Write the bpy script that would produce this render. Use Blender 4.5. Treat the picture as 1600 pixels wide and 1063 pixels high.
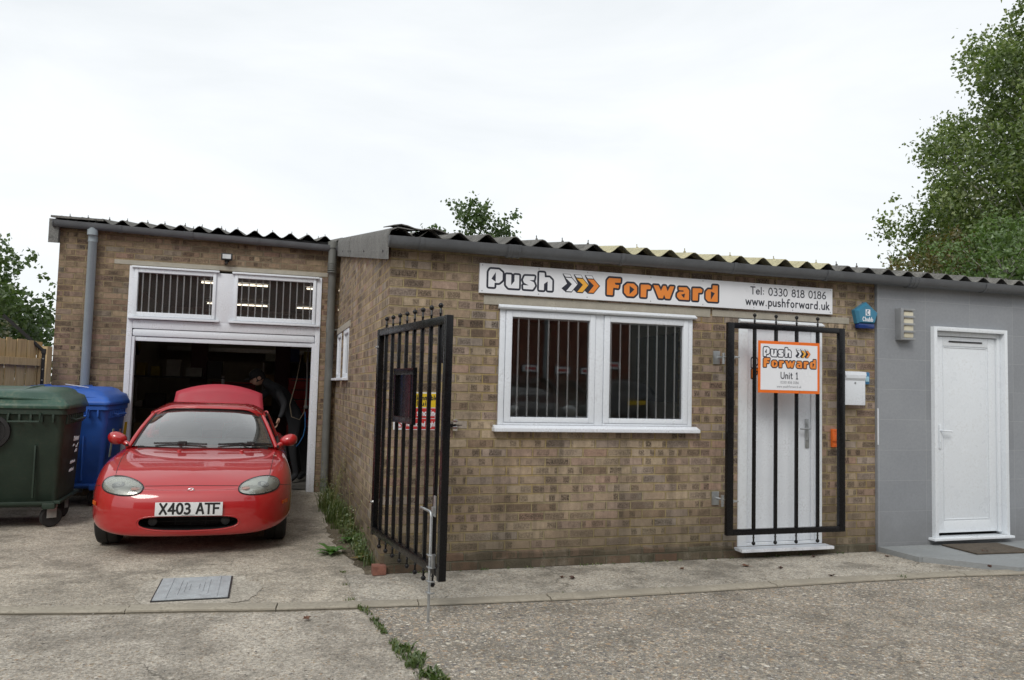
import bpy, bmesh, math, random
from mathutils import Vector, Matrix, noise as mnoise
from mathutils.bvhtree import BVHTree
random.seed(7)
R=math.radians
for o in list(bpy.data.objects): bpy.data.objects.remove(o)
scene=bpy.context.scene; col=scene.collection

# ---------------------------------------------------------------- camera
camd=bpy.data.cameras.new('camera'); cam=bpy.data.objects.new('camera',camd); col.objects.link(cam)
yaw,pit,rol=0.3012,0.0618,0.0251
fw=Vector((math.sin(yaw)*math.cos(pit),math.cos(yaw)*math.cos(pit),math.sin(pit)))
rt=Vector((math.cos(yaw),-math.sin(yaw),0)); up=rt.cross(fw)
r2=math.cos(rol)*rt+math.sin(rol)*up; u2=-math.sin(rol)*rt+math.cos(rol)*up
m=Matrix.Identity(4)
for i in range(3):
    m[i][0]=r2[i]; m[i][1]=u2[i]; m[i][2]=-fw[i]
m.translation=Vector((-0.8993,-6.2043,1.3503))
cam.matrix_world=m
camd.sensor_fit='HORIZONTAL'; camd.sensor_width=36; camd.lens=1225.12/1600*36
camd.clip_start=0.05; camd.clip_end=2000
camd.dof.use_dof=True; camd.dof.focus_distance=6.6; camd.dof.aperture_fstop=11
scene.camera=cam
# ---------------------------------------------------------------- world / sun / exposure
SUN_EL,SUN_AZ=R(44),R(214)
w=bpy.data.worlds.new('World'); scene.world=w; w.use_nodes=True
nt=w.node_tree; nt.nodes.clear()
def N_(t,k,**kw):
    n=t.nodes.new(k)
    for a,b in kw.items(): setattr(n,a,b)
    return n
out=N_(nt,'ShaderNodeOutputWorld'); bg=N_(nt,'ShaderNodeBackground'); bg.inputs[1].default_value=0.10
sky=N_(nt,'ShaderNodeTexSky',sky_type='NISHITA'); sky.sun_disc=False; sky.sun_elevation=SUN_EL; sky.sun_rotation=SUN_AZ
sky.air_density=1.0; sky.dust_density=2.0
tc=N_(nt,'ShaderNodeTexCoord'); mp=N_(nt,'ShaderNodeMapping'); mp.inputs['Scale'].default_value=(1,1,3.0)
nz=N_(nt,'ShaderNodeTexNoise'); nz.inputs['Scale'].default_value=1.7; nz.inputs['Detail'].default_value=7; nz.inputs['Roughness'].default_value=.55; nz.inputs['Distortion'].default_value=.6
cr=N_(nt,'ShaderNodeValToRGB')
cr.color_ramp.elements[0].position=.30; cr.color_ramp.elements[0].color=(7.5,7.85,8.1,1)
cr.color_ramp.elements[1].position=.62; cr.color_ramp.elements[1].color=(8.9,9.15,9.3,1)
mx=N_(nt,'ShaderNodeMix',data_type='RGBA'); mx.inputs[0].default_value=.93
nt.links.new(tc.outputs['Generated'],mp.inputs[0]); nt.links.new(mp.outputs[0],nz.inputs['Vector']); nt.links.new(nz.outputs[0],cr.inputs[0])
nt.links.new(sky.outputs[0],mx.inputs[6]); nt.links.new(cr.outputs[0],mx.inputs[7])
nt.links.new(mx.outputs[2],bg.inputs[0]); nt.links.new(bg.outputs[0],out.inputs[0])
sd=bpy.data.lights.new('sun','SUN'); sd.energy=1.35; sd.angle=R(22); sd.color=(1,.96,.9)
so=bpy.data.objects.new('sun',sd); col.objects.link(so)
# nishita rotation: azimuth measured so that the sun stands behind the camera, a little to the right
sdir=Vector((math.sin(SUN_AZ)*math.cos(SUN_EL),math.cos(SUN_AZ)*math.cos(SUN_EL),math.sin(SUN_EL)))
so.rotation_euler=sdir.to_track_quat('Z','Y').to_euler()
scene.view_settings.view_transform='Standard'; scene.view_settings.look='None'
scene.view_settings.exposure=0.24; scene.view_settings.gamma=1; 
scene.render.engine='CYCLES'
G=-0.11   # ground level
D=4.792   # the garage front stands this far back

# ---------------------------------------------------------------- helpers: materials
def newmat(name):
    m=bpy.data.materials.new(name); m.use_nodes=True
    return m,m.node_tree,m.node_tree.nodes['Principled BSDF']
def L(t,a,b): t.links.new(a,b)
def mathn(t,op,a,b=None,c=None):
    n=t.nodes.new('ShaderNodeMath'); n.operation=op
    for i,v in enumerate((a,b,c)):
        if v is None: continue
        if isinstance(v,(int,float)): n.inputs[i].default_value=v
        else: L(t,v,n.inputs[i])
    return n.outputs[0]
def mixc(t,f,a,b,mode='MIX'):
    n=t.nodes.new('ShaderNodeMix'); n.data_type='RGBA'; n.blend_type=mode
    for i,v in ((0,f),(6,a),(7,b)):
        if isinstance(v,(int,float)): n.inputs[i].default_value=v
        elif isinstance(v,tuple): n.inputs[i].default_value=v if len(v)==4 else v+(1,)
        else: L(t,v,n.inputs[i])
    return n.outputs[2]
def noisen(t,vec,scale,detail=4,rough=.55):
    n=t.nodes.new('ShaderNodeTexNoise'); n.inputs['Scale'].default_value=scale; n.inputs['Detail'].default_value=detail; n.inputs['Roughness'].default_value=rough
    if vec is not None: L(t,vec,n.inputs['Vector'])
    return n.outputs[0]
def ramp(t,f,stops):
    n=t.nodes.new('ShaderNodeValToRGB'); e=n.color_ramp.elements
    while len(e)<len(stops): e.new(.5)
    for i,(p,c) in enumerate(stops):
        e[i].position=p; e[i].color=(c,c,c,1) if isinstance(c,(int,float)) else c+(1,)
    if f is not None: L(t,f,n.inputs[0])
    return n.outputs[0]
def bumpn(t,h,strength=.5,dist=.01):
    n=t.nodes.new('ShaderNodeBump'); n.inputs['Strength'].default_value=strength; n.inputs['Distance'].default_value=dist; L(t,h,n.inputs['Height']); return n.outputs[0]
def objc(t): return t.nodes.new('ShaderNodeTexCoord').outputs['Object']
def M(name,c,rough=.5,metal=0.0,var=.12,scale=8,bump=0.0,coat=0.0,dirt=0.0,dirtc=(.08,.065,.05),spec=.5):
    """painted / plastic / metal surface with soft colour wear, grime and roughness changes"""
    m,t,b=newmat(name); oc=objc(t)
    n1=noisen(t,oc,scale,5,.6); n2=noisen(t,oc,scale*9,3,.6)
    k=ramp(t,n1,[(.3,1-var),(.7,1+var)])
    base=mixc(t,1.0,c,k,'MULTIPLY')
    if dirt>0:
        f=mathn(t,'MULTIPLY',ramp(t,n2,[(.45,0.0),(.75,1.0)]),ramp(t,n1,[(.4,0.0),(.65,1.0)]))
        base=mixc(t,mathn(t,'MULTIPLY',f,dirt),base,dirtc)
    L(t,base,b.inputs['Base Color'])
    L(t,ramp(t,n1,[(.25,max(rough-.08,.02)),(.75,min(rough+.12,1))]),b.inputs['Roughness'])
    b.inputs['Metallic'].default_value=metal; b.inputs['Coat Weight'].default_value=coat; b.inputs['Coat Roughness'].default_value=.04
    b.inputs['Specular IOR Level'].default_value=spec
    if bump: L(t,bumpn(t,n2,bump,.004),b.inputs['Normal'])
    return m
def emit(name,c,s):
    m,t,b=newmat(name); b.inputs['Base Color'].default_value=c+(1,); b.inputs['Emission Color'].default_value=c+(1,); b.inputs['Emission Strength'].default_value=s; return m
def glassm(name,refl=1.0,ior=1.5,film=0.0,tint=(.85,.88,.88),wave=.06,filmvar=.6):
    m=bpy.data.materials.new(name); m.use_nodes=True; t=m.node_tree; t.nodes.clear()
    o=t.nodes.new('ShaderNodeOutputMaterial'); fr=t.nodes.new('ShaderNodeFresnel'); fr.inputs[0].default_value=ior
    tr=t.nodes.new('ShaderNodeBsdfTransparent'); tr.inputs[0].default_value=tint+(1,)
    gl=t.nodes.new('ShaderNodeBsdfGlossy'); gl.inputs['Roughness'].default_value=.015
    n=noisen(t,objc(t),1.3,2); bp=bumpn(t,n,wave,.02); L(t,bp,gl.inputs['Normal'])
    f=mathn(t,'MINIMUM',mathn(t,'MULTIPLY',fr.outputs[0],refl),1.0)
    mx=t.nodes.new('ShaderNodeMixShader'); L(t,f,mx.inputs[0]); L(t,gl.outputs[0],mx.inputs[2])
    if film>0:
        df=t.nodes.new('ShaderNodeBsdfDiffuse'); df.inputs[0].default_value=(.5,.52,.5,1)
        m2=t.nodes.new('ShaderNodeMixShader')
        ff=mathn(t,'MULTIPLY',ramp(t,noisen(t,objc(t),5,5,.7),[(.3,1-filmvar),(.7,1.0)]),film)
        L(t,ff,m2.inputs[0]); L(t,tr.outputs[0],m2.inputs[1]); L(t,df.outputs[0],m2.inputs[2]); L(t,m2.outputs[0],mx.inputs[1])
    else: L(t,tr.outputs[0],mx.inputs[1])
    L(t,mx.outputs[0],o.inputs[0]); return m

def brickmat(name,pal,mortar,mortar2,stain=1.0,dark=.36,red=.0):
    m,t,b=newmat(name); oc=objc(t)
    # slightly wobbly coordinates so that no arris is ruler straight
    nd=t.nodes.new('ShaderNodeTexNoise'); nd.inputs['Scale'].default_value=9; nd.inputs['Detail'].default_value=4; L(t,oc,nd.inputs['Vector'])
    vm=t.nodes.new('ShaderNodeVectorMath'); vm.operation='MULTIPLY_ADD'; L(t,nd.outputs['Color'],vm.inputs[0]); vm.inputs[1].default_value=(.010,.010,.010)
    L(t,oc,vm.inputs[2])
    s=t.nodes.new('ShaderNodeSeparateXYZ'); L(t,vm.outputs[0],s.inputs[0])
    gn=t.nodes.new('ShaderNodeNewGeometry'); sn=t.nodes.new('ShaderNodeSeparateXYZ'); L(t,gn.outputs['True Normal'],sn.inputs[0])
    side=mathn(t,'GREATER_THAN',mathn(t,'ABSOLUTE',sn.outputs[0]),.5)
    u=mathn(t,'ADD',mathn(t,'MULTIPLY',s.outputs[0],mathn(t,'SUBTRACT',1.0,side)),mathn(t,'MULTIPLY',mathn(t,'ADD',s.outputs[1],.112),side))
    row_=mathn(t,'DIVIDE',mathn(t,'ADD',s.outputs[2],.035),.075); row=mathn(t,'FLOOR',row_); fz=mathn(t,'FRACT',row_)
    par=mathn(t,'MULTIPLY',mathn(t,'MODULO',mathn(t,'ADD',row,100),2),.5)
    u_=mathn(t,'ADD',mathn(t,'DIVIDE',u,.225),mathn(t,'ADD',par,50.0)); cx=mathn(t,'FLOOR',u_); fx=mathn(t,'FRACT',u_)
    cid=t.nodes.new('ShaderNodeCombineXYZ'); L(t,cx,cid.inputs[0]); L(t,row,cid.inputs[1]); L(t,side,cid.inputs[2])
    wn=t.nodes.new('ShaderNodeTexWhiteNoise'); L(t,cid.outputs[0],wn.inputs['Vector'])
    sw=t.nodes.new('ShaderNodeSeparateXYZ'); L(t,wn.outputs['Color'],sw.inputs[0])
    fine=noisen(t,oc,160,3,.7); mid=noisen(t,oc,28,4,.65); big=noisen(t,oc,1.1,4,.6)
    colr=ramp(t,wn.outputs['Value'],pal)
    colr=mixc(t,1.0,colr,ramp(t,mid,[(.25,.75),(.75,1.2)]),'MULTIPLY')
    # kiln marks: darker rectangles within a brick
    sub=mathn(t,'FLOOR',mathn(t,'ADD',mathn(t,'MULTIPLY',fx,4.2),mathn(t,'MULTIPLY',sw.outputs[0],3.0)))
    c2=t.nodes.new('ShaderNodeCombineXYZ'); L(t,sub,c2.inputs[0]); L(t,mathn(t,'ADD',mathn(t,'MULTIPLY',cx,7.13),row),c2.inputs[1]); L(t,mathn(t,'MULTIPLY',row,3.7),c2.inputs[2])
    w2=t.nodes.new('ShaderNodeTexWhiteNoise'); L(t,c2.outputs[0],w2.inputs['Vector'])
    whole=mathn(t,'GREATER_THAN',sw.outputs[1],.84)
    dm=mathn(t,'MAXIMUM',mathn(t,'GREATER_THAN',w2.outputs['Value'],1-dark),whole)
    edge=mathn(t,'MULTIPLY',ramp(t,fz,[(.10,0.0),(.26,1.0),(.74,1.0),(.92,0.0)]),ramp(t,noisen(t,oc,75,3,.8),[(.38,.15),(.58,1.0)]))
    clus=ramp(t,noisen(t,oc,1.5,5,.7),[(.34,.3),(.52,1.0)])
    dm=mathn(t,'MULTIPLY',dm,clus)
    dm=mathn(t,'MULTIPLY',mathn(t,'MULTIPLY',dm,edge),mathn(t,'ADD',mathn(t,'MULTIPLY',sw.outputs[2],.55),.45))
    colr=mixc(t,dm,colr,(.045,.034,.026))
    colr=mixc(t,.5,colr,ramp(t,fine,[(.3,.55),(.7,1.35)]),'MULTIPLY')
    # mortar
    mz=mathn(t,'SUBTRACT',.5,mathn(t,'ABSOLUTE',mathn(t,'SUBTRACT',fz,.5))); mxx=mathn(t,'SUBTRACT',.5,mathn(t,'ABSOLUTE',mathn(t,'SUBTRACT',fx,.5)))
    dmin=mathn(t,'MINIMUM',mathn(t,'MULTIPLY',mz,.075),mathn(t,'MULTIPLY',mxx,.225))
    mm=t.nodes.new('ShaderNodeMapRange'); mm.interpolation_type='SMOOTHSTEP'; L(t,dmin,mm.inputs[0]); mm.inputs[1].default_value=.0048; mm.inputs[2].default_value=.0080
    mort=mixc(t,ramp(t,big,[(.4,0.0),(.6,1.0)]),mortar,mortar2)
    mort=mixc(t,.7,mort,ramp(t,mid,[(.25,.65),(.75,1.25)]),'MULTIPLY')
    c=mixc(t,mm.outputs[0],mort,colr)
    # damp and algae low on the wall, soot drips under the eaves, broad patches
    zz=s.outputs[2]
    low=mathn(t,'MULTIPLY',ramp(t,mathn(t,'ADD',zz,mathn(t,'MULTIPLY',big,.9)),[(.45,1.0),(1.25,0.0)]),ramp(t,mid,[(.2,.55),(.7,1.0)]))
    c=mixc(t,mathn(t,'MULTIPLY',low,.62*stain),c,(.075,.068,.042))
    c=mixc(t,.85,c,ramp(t,noisen(t,oc,2.6,6,.65),[(.3,.66),(.7,1.2)]),'MULTIPLY')
    # rain streaks running down and pale lime bloom
    mp=t.nodes.new('ShaderNodeMapping'); mp.inputs['Scale'].default_value=(9,9,.7); L(t,oc,mp.inputs[0])
    stq=ramp(t,noisen(t,mp.outputs[0],1,5,.7),[(.46,0.0),(.68,1.0)])
    c=mixc(t,mathn(t,'MULTIPLY',stq,.38*stain),c,(.07,.06,.045))
    bl=mathn(t,'MULTIPLY',ramp(t,noisen(t,oc,3.7,6,.75),[(.56,0.0),(.70,1.0)]),ramp(t,fine,[(.35,.2),(.65,1.0)]))
    c=mixc(t,mathn(t,'MULTIPLY',bl,.35),c,(.42,.38,.31))
    L(t,c,b.inputs['Base Color']); b.inputs['Roughness'].default_value=.92; b.inputs['Specular IOR Level'].default_value=.2
    h=mathn(t,'ADD',mathn(t,'MULTIPLY',mm.outputs[0],1.0),mathn(t,'ADD',mathn(t,'MULTIPLY',fine,.25),mathn(t,'MULTIPLY',mathn(t,'ADD',mid,sw.outputs[1]),.35)))
    L(t,bumpn(t,h,1.0,.012),b.inputs['Normal'])
    return m

def groundmat(name,c1,c2,stones,scale,thr,stain=.5,bump=.6,patchy=1.0):
    m,t,b=newmat(name); oc=objc(t)
    nd=t.nodes.new('ShaderNodeTexNoise'); nd.inputs['Scale'].default_value=scale*1.3; nd.inputs['Detail'].default_value=3; L(t,oc,nd.inputs['Vector'])
    vm=t.nodes.new('ShaderNodeVectorMath'); vm.operation='MULTIPLY_ADD'; L(t,nd.outputs['Color'],vm.inputs[0]); q=.7/scale; vm.inputs[1].default_value=(q,q,q); L(t,oc,vm.inputs[2])
    big=noisen(t,oc,.9,5,.6); mid=noisen(t,oc,6,6,.65); fine=noisen(t,oc,190,4,.75)
    base=mixc(t,ramp(t,big,[(.35,0.0),(.65,1.0)]),c1,c2)
    base=mixc(t,.8,base,ramp(t,mid,[(.25,.62),(.75,1.28)]),'MULTIPLY')
    base=mixc(t,.8,base,ramp(t,fine,[(.25,.45),(.75,1.5)]),'MULTIPLY')
    H=None
    for k,(sc,th) in enumerate(((scale,thr),(scale*2.1,thr+.08),(scale*.55,thr-.16))):
        v=t.nodes.new('ShaderNodeTexVoronoi'); v.inputs['Scale'].default_value=sc; v.inputs['Randomness'].default_value=1; L(t,vm.outputs[0],v.inputs['Vector'])
        sc_=t.nodes.new('ShaderNodeSeparateXYZ'); L(t,v.outputs['Color'],sc_.inputs[0])
        size=mathn(t,'MULTIPLY',sc_.outputs[1],th)
        mk=t.nodes.new('ShaderNodeMapRange'); L(t,mathn(t,'SUBTRACT',size,v.outputs['Distance']),mk.inputs[0]); mk.inputs[1].default_value=0; mk.inputs[2].default_value=.1
        sel=mathn(t,'MULTIPLY',mk.outputs[0],ramp(t,mathn(t,'ADD',mid,mathn(t,'MULTIPLY',sc_.outputs[2],.35)),[(.45,0.1),(.62,1.0)]))
        sc2=ramp(t,sc_.outputs[0],stones)
        base=mixc(t,mathn(t,'MULTIPLY',sel,.9),base,sc2)
        dd=mathn(t,'MULTIPLY',sel,mathn(t,'SUBTRACT',.55,v.outputs['Distance'])); dd=mathn(t,'MULTIPLY',dd,28.0/sc)
        H=dd if H is None else mathn(t,'MAXIMUM',H,dd)
    grit=noisen(t,oc,48,2,.9); base=mixc(t,.9,base,ramp(t,grit,[(.30,.55),(.5,1.0),(.72,1.5)]),'MULTIPLY')
    ck=t.nodes.new('ShaderNodeTexVoronoi'); ck.feature='DISTANCE_TO_EDGE'; ck.inputs['Scale'].default_value=.33
    nv=t.nodes.new('ShaderNodeTexNoise'); nv.inputs['Scale'].default_value=2.2; nv.inputs['Detail'].default_value=6; L(t,oc,nv.inputs['Vector'])
    v2=t.nodes.new('ShaderNodeVectorMath'); v2.operation='MULTIPLY_ADD'; L(t,nv.outputs['Color'],v2.inputs[0]); v2.inputs[1].default_value=(.9,.9,.9); L(t,oc,v2.inputs[2]); L(t,v2.outputs[0],ck.inputs['Vector'])
    crk=mathn(t,'MULTIPLY',ramp(t,ck.outputs['Distance'],[(.0,1.0),(.0035,0.0)]),ramp(t,big,[(.45,0.0),(.6,1.0)]))
    base=mixc(t,mathn(t,'MULTIPLY',crk,.75),base,(.035,.03,.022))
    st=ramp(t,noisen(t,oc,2.1,6,.7),[(.5,0.0),(.62,1.0)])
    base=mixc(t,mathn(t,'MULTIPLY',st,stain*.35),base,(.07,.062,.05))
    base=mixc(t,patchy,base,ramp(t,noisen(t,oc,.35,5,.6),[(.35,.85),(.65,1.12)]),'MULTIPLY')
    L(t,base,b.inputs['Base Color']); b.inputs['Roughness'].default_value=.93; b.inputs['Specular IOR Level'].default_value=.25
    L(t,bumpn(t,mathn(t,'ADD',H,mathn(t,'MULTIPLY',fine,.25)),bump,.012),b.inputs['Normal'])
    return m

def leafmat(name,cols,trans=.35):
    m=bpy.data.materials.new(name); m.use_nodes=True; t=m.node_tree; t.nodes.clear()
    o=t.nodes.new('ShaderNodeOutputMaterial'); g=t.nodes.new('ShaderNodeNewGeometry')
    big=noisen(t,objc(t),.55,3)
    f=mathn(t,'ADD',mathn(t,'MULTIPLY',g.outputs['Random Per Island'],.6),mathn(t,'MULTIPLY',mathn(t,'SUBTRACT',big,.3),1.0))
    c=ramp(t,f,cols)
    d=t.nodes.new('ShaderNodeBsdfDiffuse'); L(t,c,d.inputs[0]); tr=t.nodes.new('ShaderNodeBsdfTranslucent'); L(t,mixc(t,1.0,c,(1.3,1.5,.7),'MULTIPLY'),tr.inputs[0])
    gl=t.nodes.new('ShaderNodeBsdfGlossy'); gl.inputs['Roughness'].default_value=.45; gl.inputs[0].default_value=(.8,.85,.8,1)
    m1=t.nodes.new('ShaderNodeMixShader'); m1.inputs[0].default_value=trans; L(t,d.outputs[0],m1.inputs[1]); L(t,tr.outputs[0],m1.inputs[2])
    m2=t.nodes.new('ShaderNodeMixShader'); m2.inputs[0].default_value=.07; L(t,m1.outputs[0],m2.inputs[1]); L(t,gl.outputs[0],m2.inputs[2])
    L(t,m2.outputs[0],o.inputs[0]); return m

# ---------------------------------------------------------------- helpers: geometry
class MB:
    def __init__(s): s.v=[]; s.f=[]; s.m=[]; s.mi=0
    def add(s,vs,fs):
        o=len(s.v); s.v+= [tuple(v) for v in vs]; s.f+=[tuple(i+o for i in f) for f in fs]; s.m+=[s.mi]*len(fs); return s
    def box(s,x0,x1,y0,y1,z0,z1,mat=None):
        vs=[Vector((x,y,z)) for z in (z0,z1) for y in (y0,y1) for x in (x0,x1)]
        if mat is not None: vs=[mat@v for v in vs]
        return s.add(vs,[(0,2,3,1),(4,5,7,6),(0,1,5,4),(1,3,7,5),(3,2,6,7),(2,0,4,6)])
    def bbox(s,x0,x1,y0,y1,z0,z1,b=.005,mat=None):
        bm=bmesh.new(); bmesh.ops.create_cube(bm,size=1)
        for v in bm.verts: v.co=Vector(((x0+x1)/2+v.co.x*(x1-x0),(y0+y1)/2+v.co.y*(y1-y0),(z0+z1)/2+v.co.z*(z1-z0)))
        bmesh.ops.bevel(bm,geom=bm.edges[:],offset=min(b,.45*min(abs(x1-x0),abs(y1-y0),abs(z1-z0))),segments=2,affect='EDGES',profile=.6)
        bm.verts.index_update(); vs=[v.co.copy() for v in bm.verts]
        if mat is not None: vs=[mat@v for v in vs]
        s.add(vs,[tuple(v.index for v in f.verts) for f in bm.faces]); bm.free(); return s
    def tube(s,pts,r,n=8,caps=True,closed=False):
        pts=[Vector(p) for p in pts]; k=len(pts); rs=r if isinstance(r,(list,tuple)) else [r]*k
        vs=[];fs=[]; prev=None
        for i,p in enumerate(pts):
            a=pts[i-1] if (i>0 or closed) else p; b=pts[(i+1)%k] if (i<k-1 or closed) else p
            d=(b-a); d=d.normalized() if d.length>1e-9 else Vector((0,0,1))
            if prev is None:
                x=d.orthogonal().normalized()
            else:
                x=prev-d*prev.dot(d); x=x.normalized() if x.length>1e-6 else d.orthogonal().normalized()
            prev=x; y=d.cross(x)
            for j in range(n):
                an=2*math.pi*j/n+math.pi/n; vs.append(p+(x*math.cos(an)+y*math.sin(an))*rs[i])
        for i in range(k if closed else k-1):
            for j in range(n):
                a=i*n+j; b=i*n+(j+1)%n; c=((i+1)%k)*n+(j+1)%n; d_=((i+1)%k)*n+j; fs.append((a,b,c,d_))
        if caps and not closed: fs.append(tuple(range(n-1,-1,-1))); fs.append(tuple((k-1)*n+j for j in range(n)))
        return s.add(vs,fs)
    def lathe(s,prof,n=16,mat=None):  # prof (r,z) list, around z
        vs=[];fs=[]
        for r,z in prof:
            for j in range(n):
                a=2*math.pi*j/n; v=Vector((r*math.cos(a),r*math.sin(a),z)); vs.append(mat@v if mat is not None else v)
        for i in range(len(prof)-1):
            for j in range(n): fs.append((i*n+j,i*n+(j+1)%n,(i+1)*n+(j+1)%n,(i+1)*n+j))
        fs.append(tuple(range(n-1,-1,-1))); fs.append(tuple((len(prof)-1)*n+j for j in range(n)))
        return s.add(vs,fs)
    def prism(s,poly,y0,y1,axis='y',mat=None):
        n=len(poly)
        def P(a,b,c):
            v=Vector((a,c,b)) if axis=='y' else (Vector((c,a,b)) if axis=='x' else Vector((a,b,c)))
            return mat@v if mat is not None else v
        vs=[P(a,b,y0) for a,b in poly]+[P(a,b,y1) for a,b in poly]
        fs=[tuple(range(n)),tuple(range(2*n-1,n-1,-1))]+[(i,i+n,(i+1)%n+n,(i+1)%n) for i in range(n)]
        return s.add(vs,fs)
    def build(s,name,mats,parent=None,smooth=None):
        me=bpy.data.meshes.new(name); me.from_pydata(s.v,[],s.f)
        if not isinstance(mats,(list,tuple)): mats=[mats]
        for q in mats: me.materials.append(q)
        if len(mats)>1: me.polygons.foreach_set('material_index',s.m)
        bm=bmesh.new(); bm.from_mesh(me); bmesh.ops.recalc_face_normals(bm,faces=bm.faces[:]); bm.to_mesh(me); bm.free()
        if smooth is not None:
            me.polygons.foreach_set('use_smooth',[True]*len(me.polygons)); me.set_sharp_from_angle(angle=R(smooth))
        me.update()
        o=bpy.data.objects.new(name,me); col.objects.link(o)
        if parent is not None:
            o.parent=parent
        return o
def at(*a): return Matrix.Translation(Vector(a))
def rot(ax,deg): return Matrix.Rotation(R(deg),4,ax)
def tag(o,label,cat,group=None,kind=None):
    if label: o['label']=label
    if cat: o['category']=cat
    if group: o['group']=group
    if kind: o['kind']=kind
    return o
def thing(name,loc,label,cat,group=None,rz=0):
    o=bpy.data.objects.new(name,None); o.empty_display_size=.1; col.objects.link(o); o.location=loc; o.rotation_euler=(0,0,rz)
    return tag(o,label,cat,group)
def copy_tree(o,parent=None):
    c=o.copy(); col.objects.link(c)
    if parent is not None: c.parent=parent
    for ch in list(o.children): copy_tree(ch,c)
    return c
def struct(o): o['kind']='structure'; return o

def wall_grid(mb,u0,u1,z0,z1,w0,w1,holes,axis='y',ztop=None):
    """a wall with rectangular openings; front at w0, back at w1; ztop(u) optional sloping top"""
    us=sorted({u0,u1}|{h[0] for h in holes}|{h[1] for h in holes}); zs=sorted({z0,z1}|{h[2] for h in holes}|{h[3] for h in holes})
    def hole(i,j):
        if i<0 or j<0 or i>=len(us)-1 or j>=len(zs)-1: return True
        a=(us[i]+us[i+1])/2; c=(zs[j]+zs[j+1])/2
        return any(h[0]<a<h[1] and h[2]<c<h[3] for h in holes)
    def P(u,w,z):
        if ztop and abs(z-z1)<1e-6: z=ztop(u)
        return (u,w,z) if axis=='y' else (w,u,z)
    for i in range(len(us)-1):
        for j in range(len(zs)-1):
            if hole(i,j): continue
            a,b,c,d=us[i],us[i+1],zs[j],zs[j+1]
            mb.add([P(a,w0,c),P(b,w0,c),P(b,w0,d),P(a,w0,d)],[(0,1,2,3)]); mb.add([P(a,w1,c),P(b,w1,c),P(b,w1,d),P(a,w1,d)],[(3,2,1,0)])
            for di,dj,q in ((-1,0,((a,c),(a,d))),(1,0,((b,c),(b,d))),(0,-1,((a,c),(b,c))),(0,1,((a,d),(b,d)))):
                if hole(i+di,j+dj):
                    (ua,za),(ub,zb)=q; mb.add([P(ua,w0,za),P(ub,w0,zb),P(ub,w1,zb),P(ua,w1,za)],[(0,1,2,3)])
    return mb

# ---------------------------------------------------------------- materials
pal_buff=[(0.0,(.25,.18,.125)),(.2,(.38,.29,.205)),(.35,(.31,.235,.175)),(.5,(.43,.34,.24)),(.65,(.34,.275,.225)),(.8,(.38,.255,.19)),(.92,(.36,.31,.265)),(1.0,(.22,.155,.11))]
M_brick=brickmat('buff_brick',pal_buff,(.38,.285,.135),(.35,.29,.175),dark=.50)
pal2=[(0.0,(.20,.145,.10)),(.2,(.29,.215,.145)),(.4,(.25,.17,.12)),(.6,(.33,.25,.165)),(.8,(.28,.185,.14)),(1.0,(.24,.20,.155))]
M_brick2=brickmat('brown_brick',pal2,(.33,.25,.14),(.26,.22,.15),stain=.6,dark=.38)
M_redbrick=brickmat('red_brick',[(0.0,(.24,.06,.04)),(.5,(.32,.085,.05)),(1.0,(.2,.055,.04))],(.16,.13,.1),(.13,.11,.09),stain=.3,dark=.2)
M_white=M('white_paint',(.72,.76,.81),.42,var=.05,dirt=.28,scale=6,bump=.1)
M_whiteold=M('weathered_white_paint',(.70,.73,.78),.5,var=.08,dirt=.6,scale=10,bump=.2,dirtc=(.22,.2,.17))
M_upvc=M('white_upvc',(.72,.76,.80),.3,var=.04,dirt=.35,scale=5,dirtc=(.35,.34,.31))
M_black=M('black_gloss_paint',(.005,.005,.006),.24,var=.05,scale=20,spec=.32)
M_dark=M('black_plastic',(.014,.014,.015),.5,var=.2)
M_int=M('dark_interior',(.05,.048,.046),.8,var=.3,scale=3)
M_galv=M('galvanised_steel',(.45,.47,.48),.38,metal=.85,var=.15,scale=25,bump=.1)
M_chrome=M('bright_zinc',(.8,.8,.8),.15,metal=1,var=.05)
M_gut=M('grey_gutter_plastic',(.105,.112,.122),.42,var=.18,scale=5,dirt=.4,dirtc=(.05,.05,.045))
M_pipe=M('grey_pipe_plastic',(.26,.30,.33),.38,var=.1,scale=5,dirt=.2)
M_pipe2=M('weathered_grey_pipe',(.135,.14,.13),.55,var=.15,scale=5,dirt=.3)
M_conc=M('cast_concrete',(.36,.335,.28),.9,var=.16,scale=12,bump=.5,dirt=.5,dirtc=(.12,.1,.08))
M_plinth=brickmat('damp_plinth_brick',[(0.0,(.15,.11,.085)),(.3,(.2,.15,.12)),(.6,(.25,.12,.09)),(1.0,(.17,.15,.12))],(.2,.18,.14),(.13,.12,.09),stain=1.25,dark=.5)
M_redpaint=M('red_gloss',(.35,.015,.015),.35,var=.15,coat=.3)
M_rubber=M('tyre_rubber',(.018,.018,.018),.75,var=.2,scale=30,bump=.2)
M_signwhite=M('white_sign_board',(.78,.80,.84),.3,var=.02,scale=3)
M_ink=M('dark_blue_black_ink',(.022,.025,.04),.35,var=.05)
M_orange=M('orange_ink',(.78,.25,.045),.35,var=.04)
M_orange2=M('bright_orange_border',(.80,.16,.012),.35,var=.04)
M_amber=M('amber_ink',(.82,.42,.06),.35,var=.04)
M_glass=glassm('window_glass',refl=1.9,ior=1.52,tint=(.96,.97,.97))
M_glass2=glassm('upper_window_glass',refl=1.1,ior=1.5,film=.05,tint=(.96,.97,.97))
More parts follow.
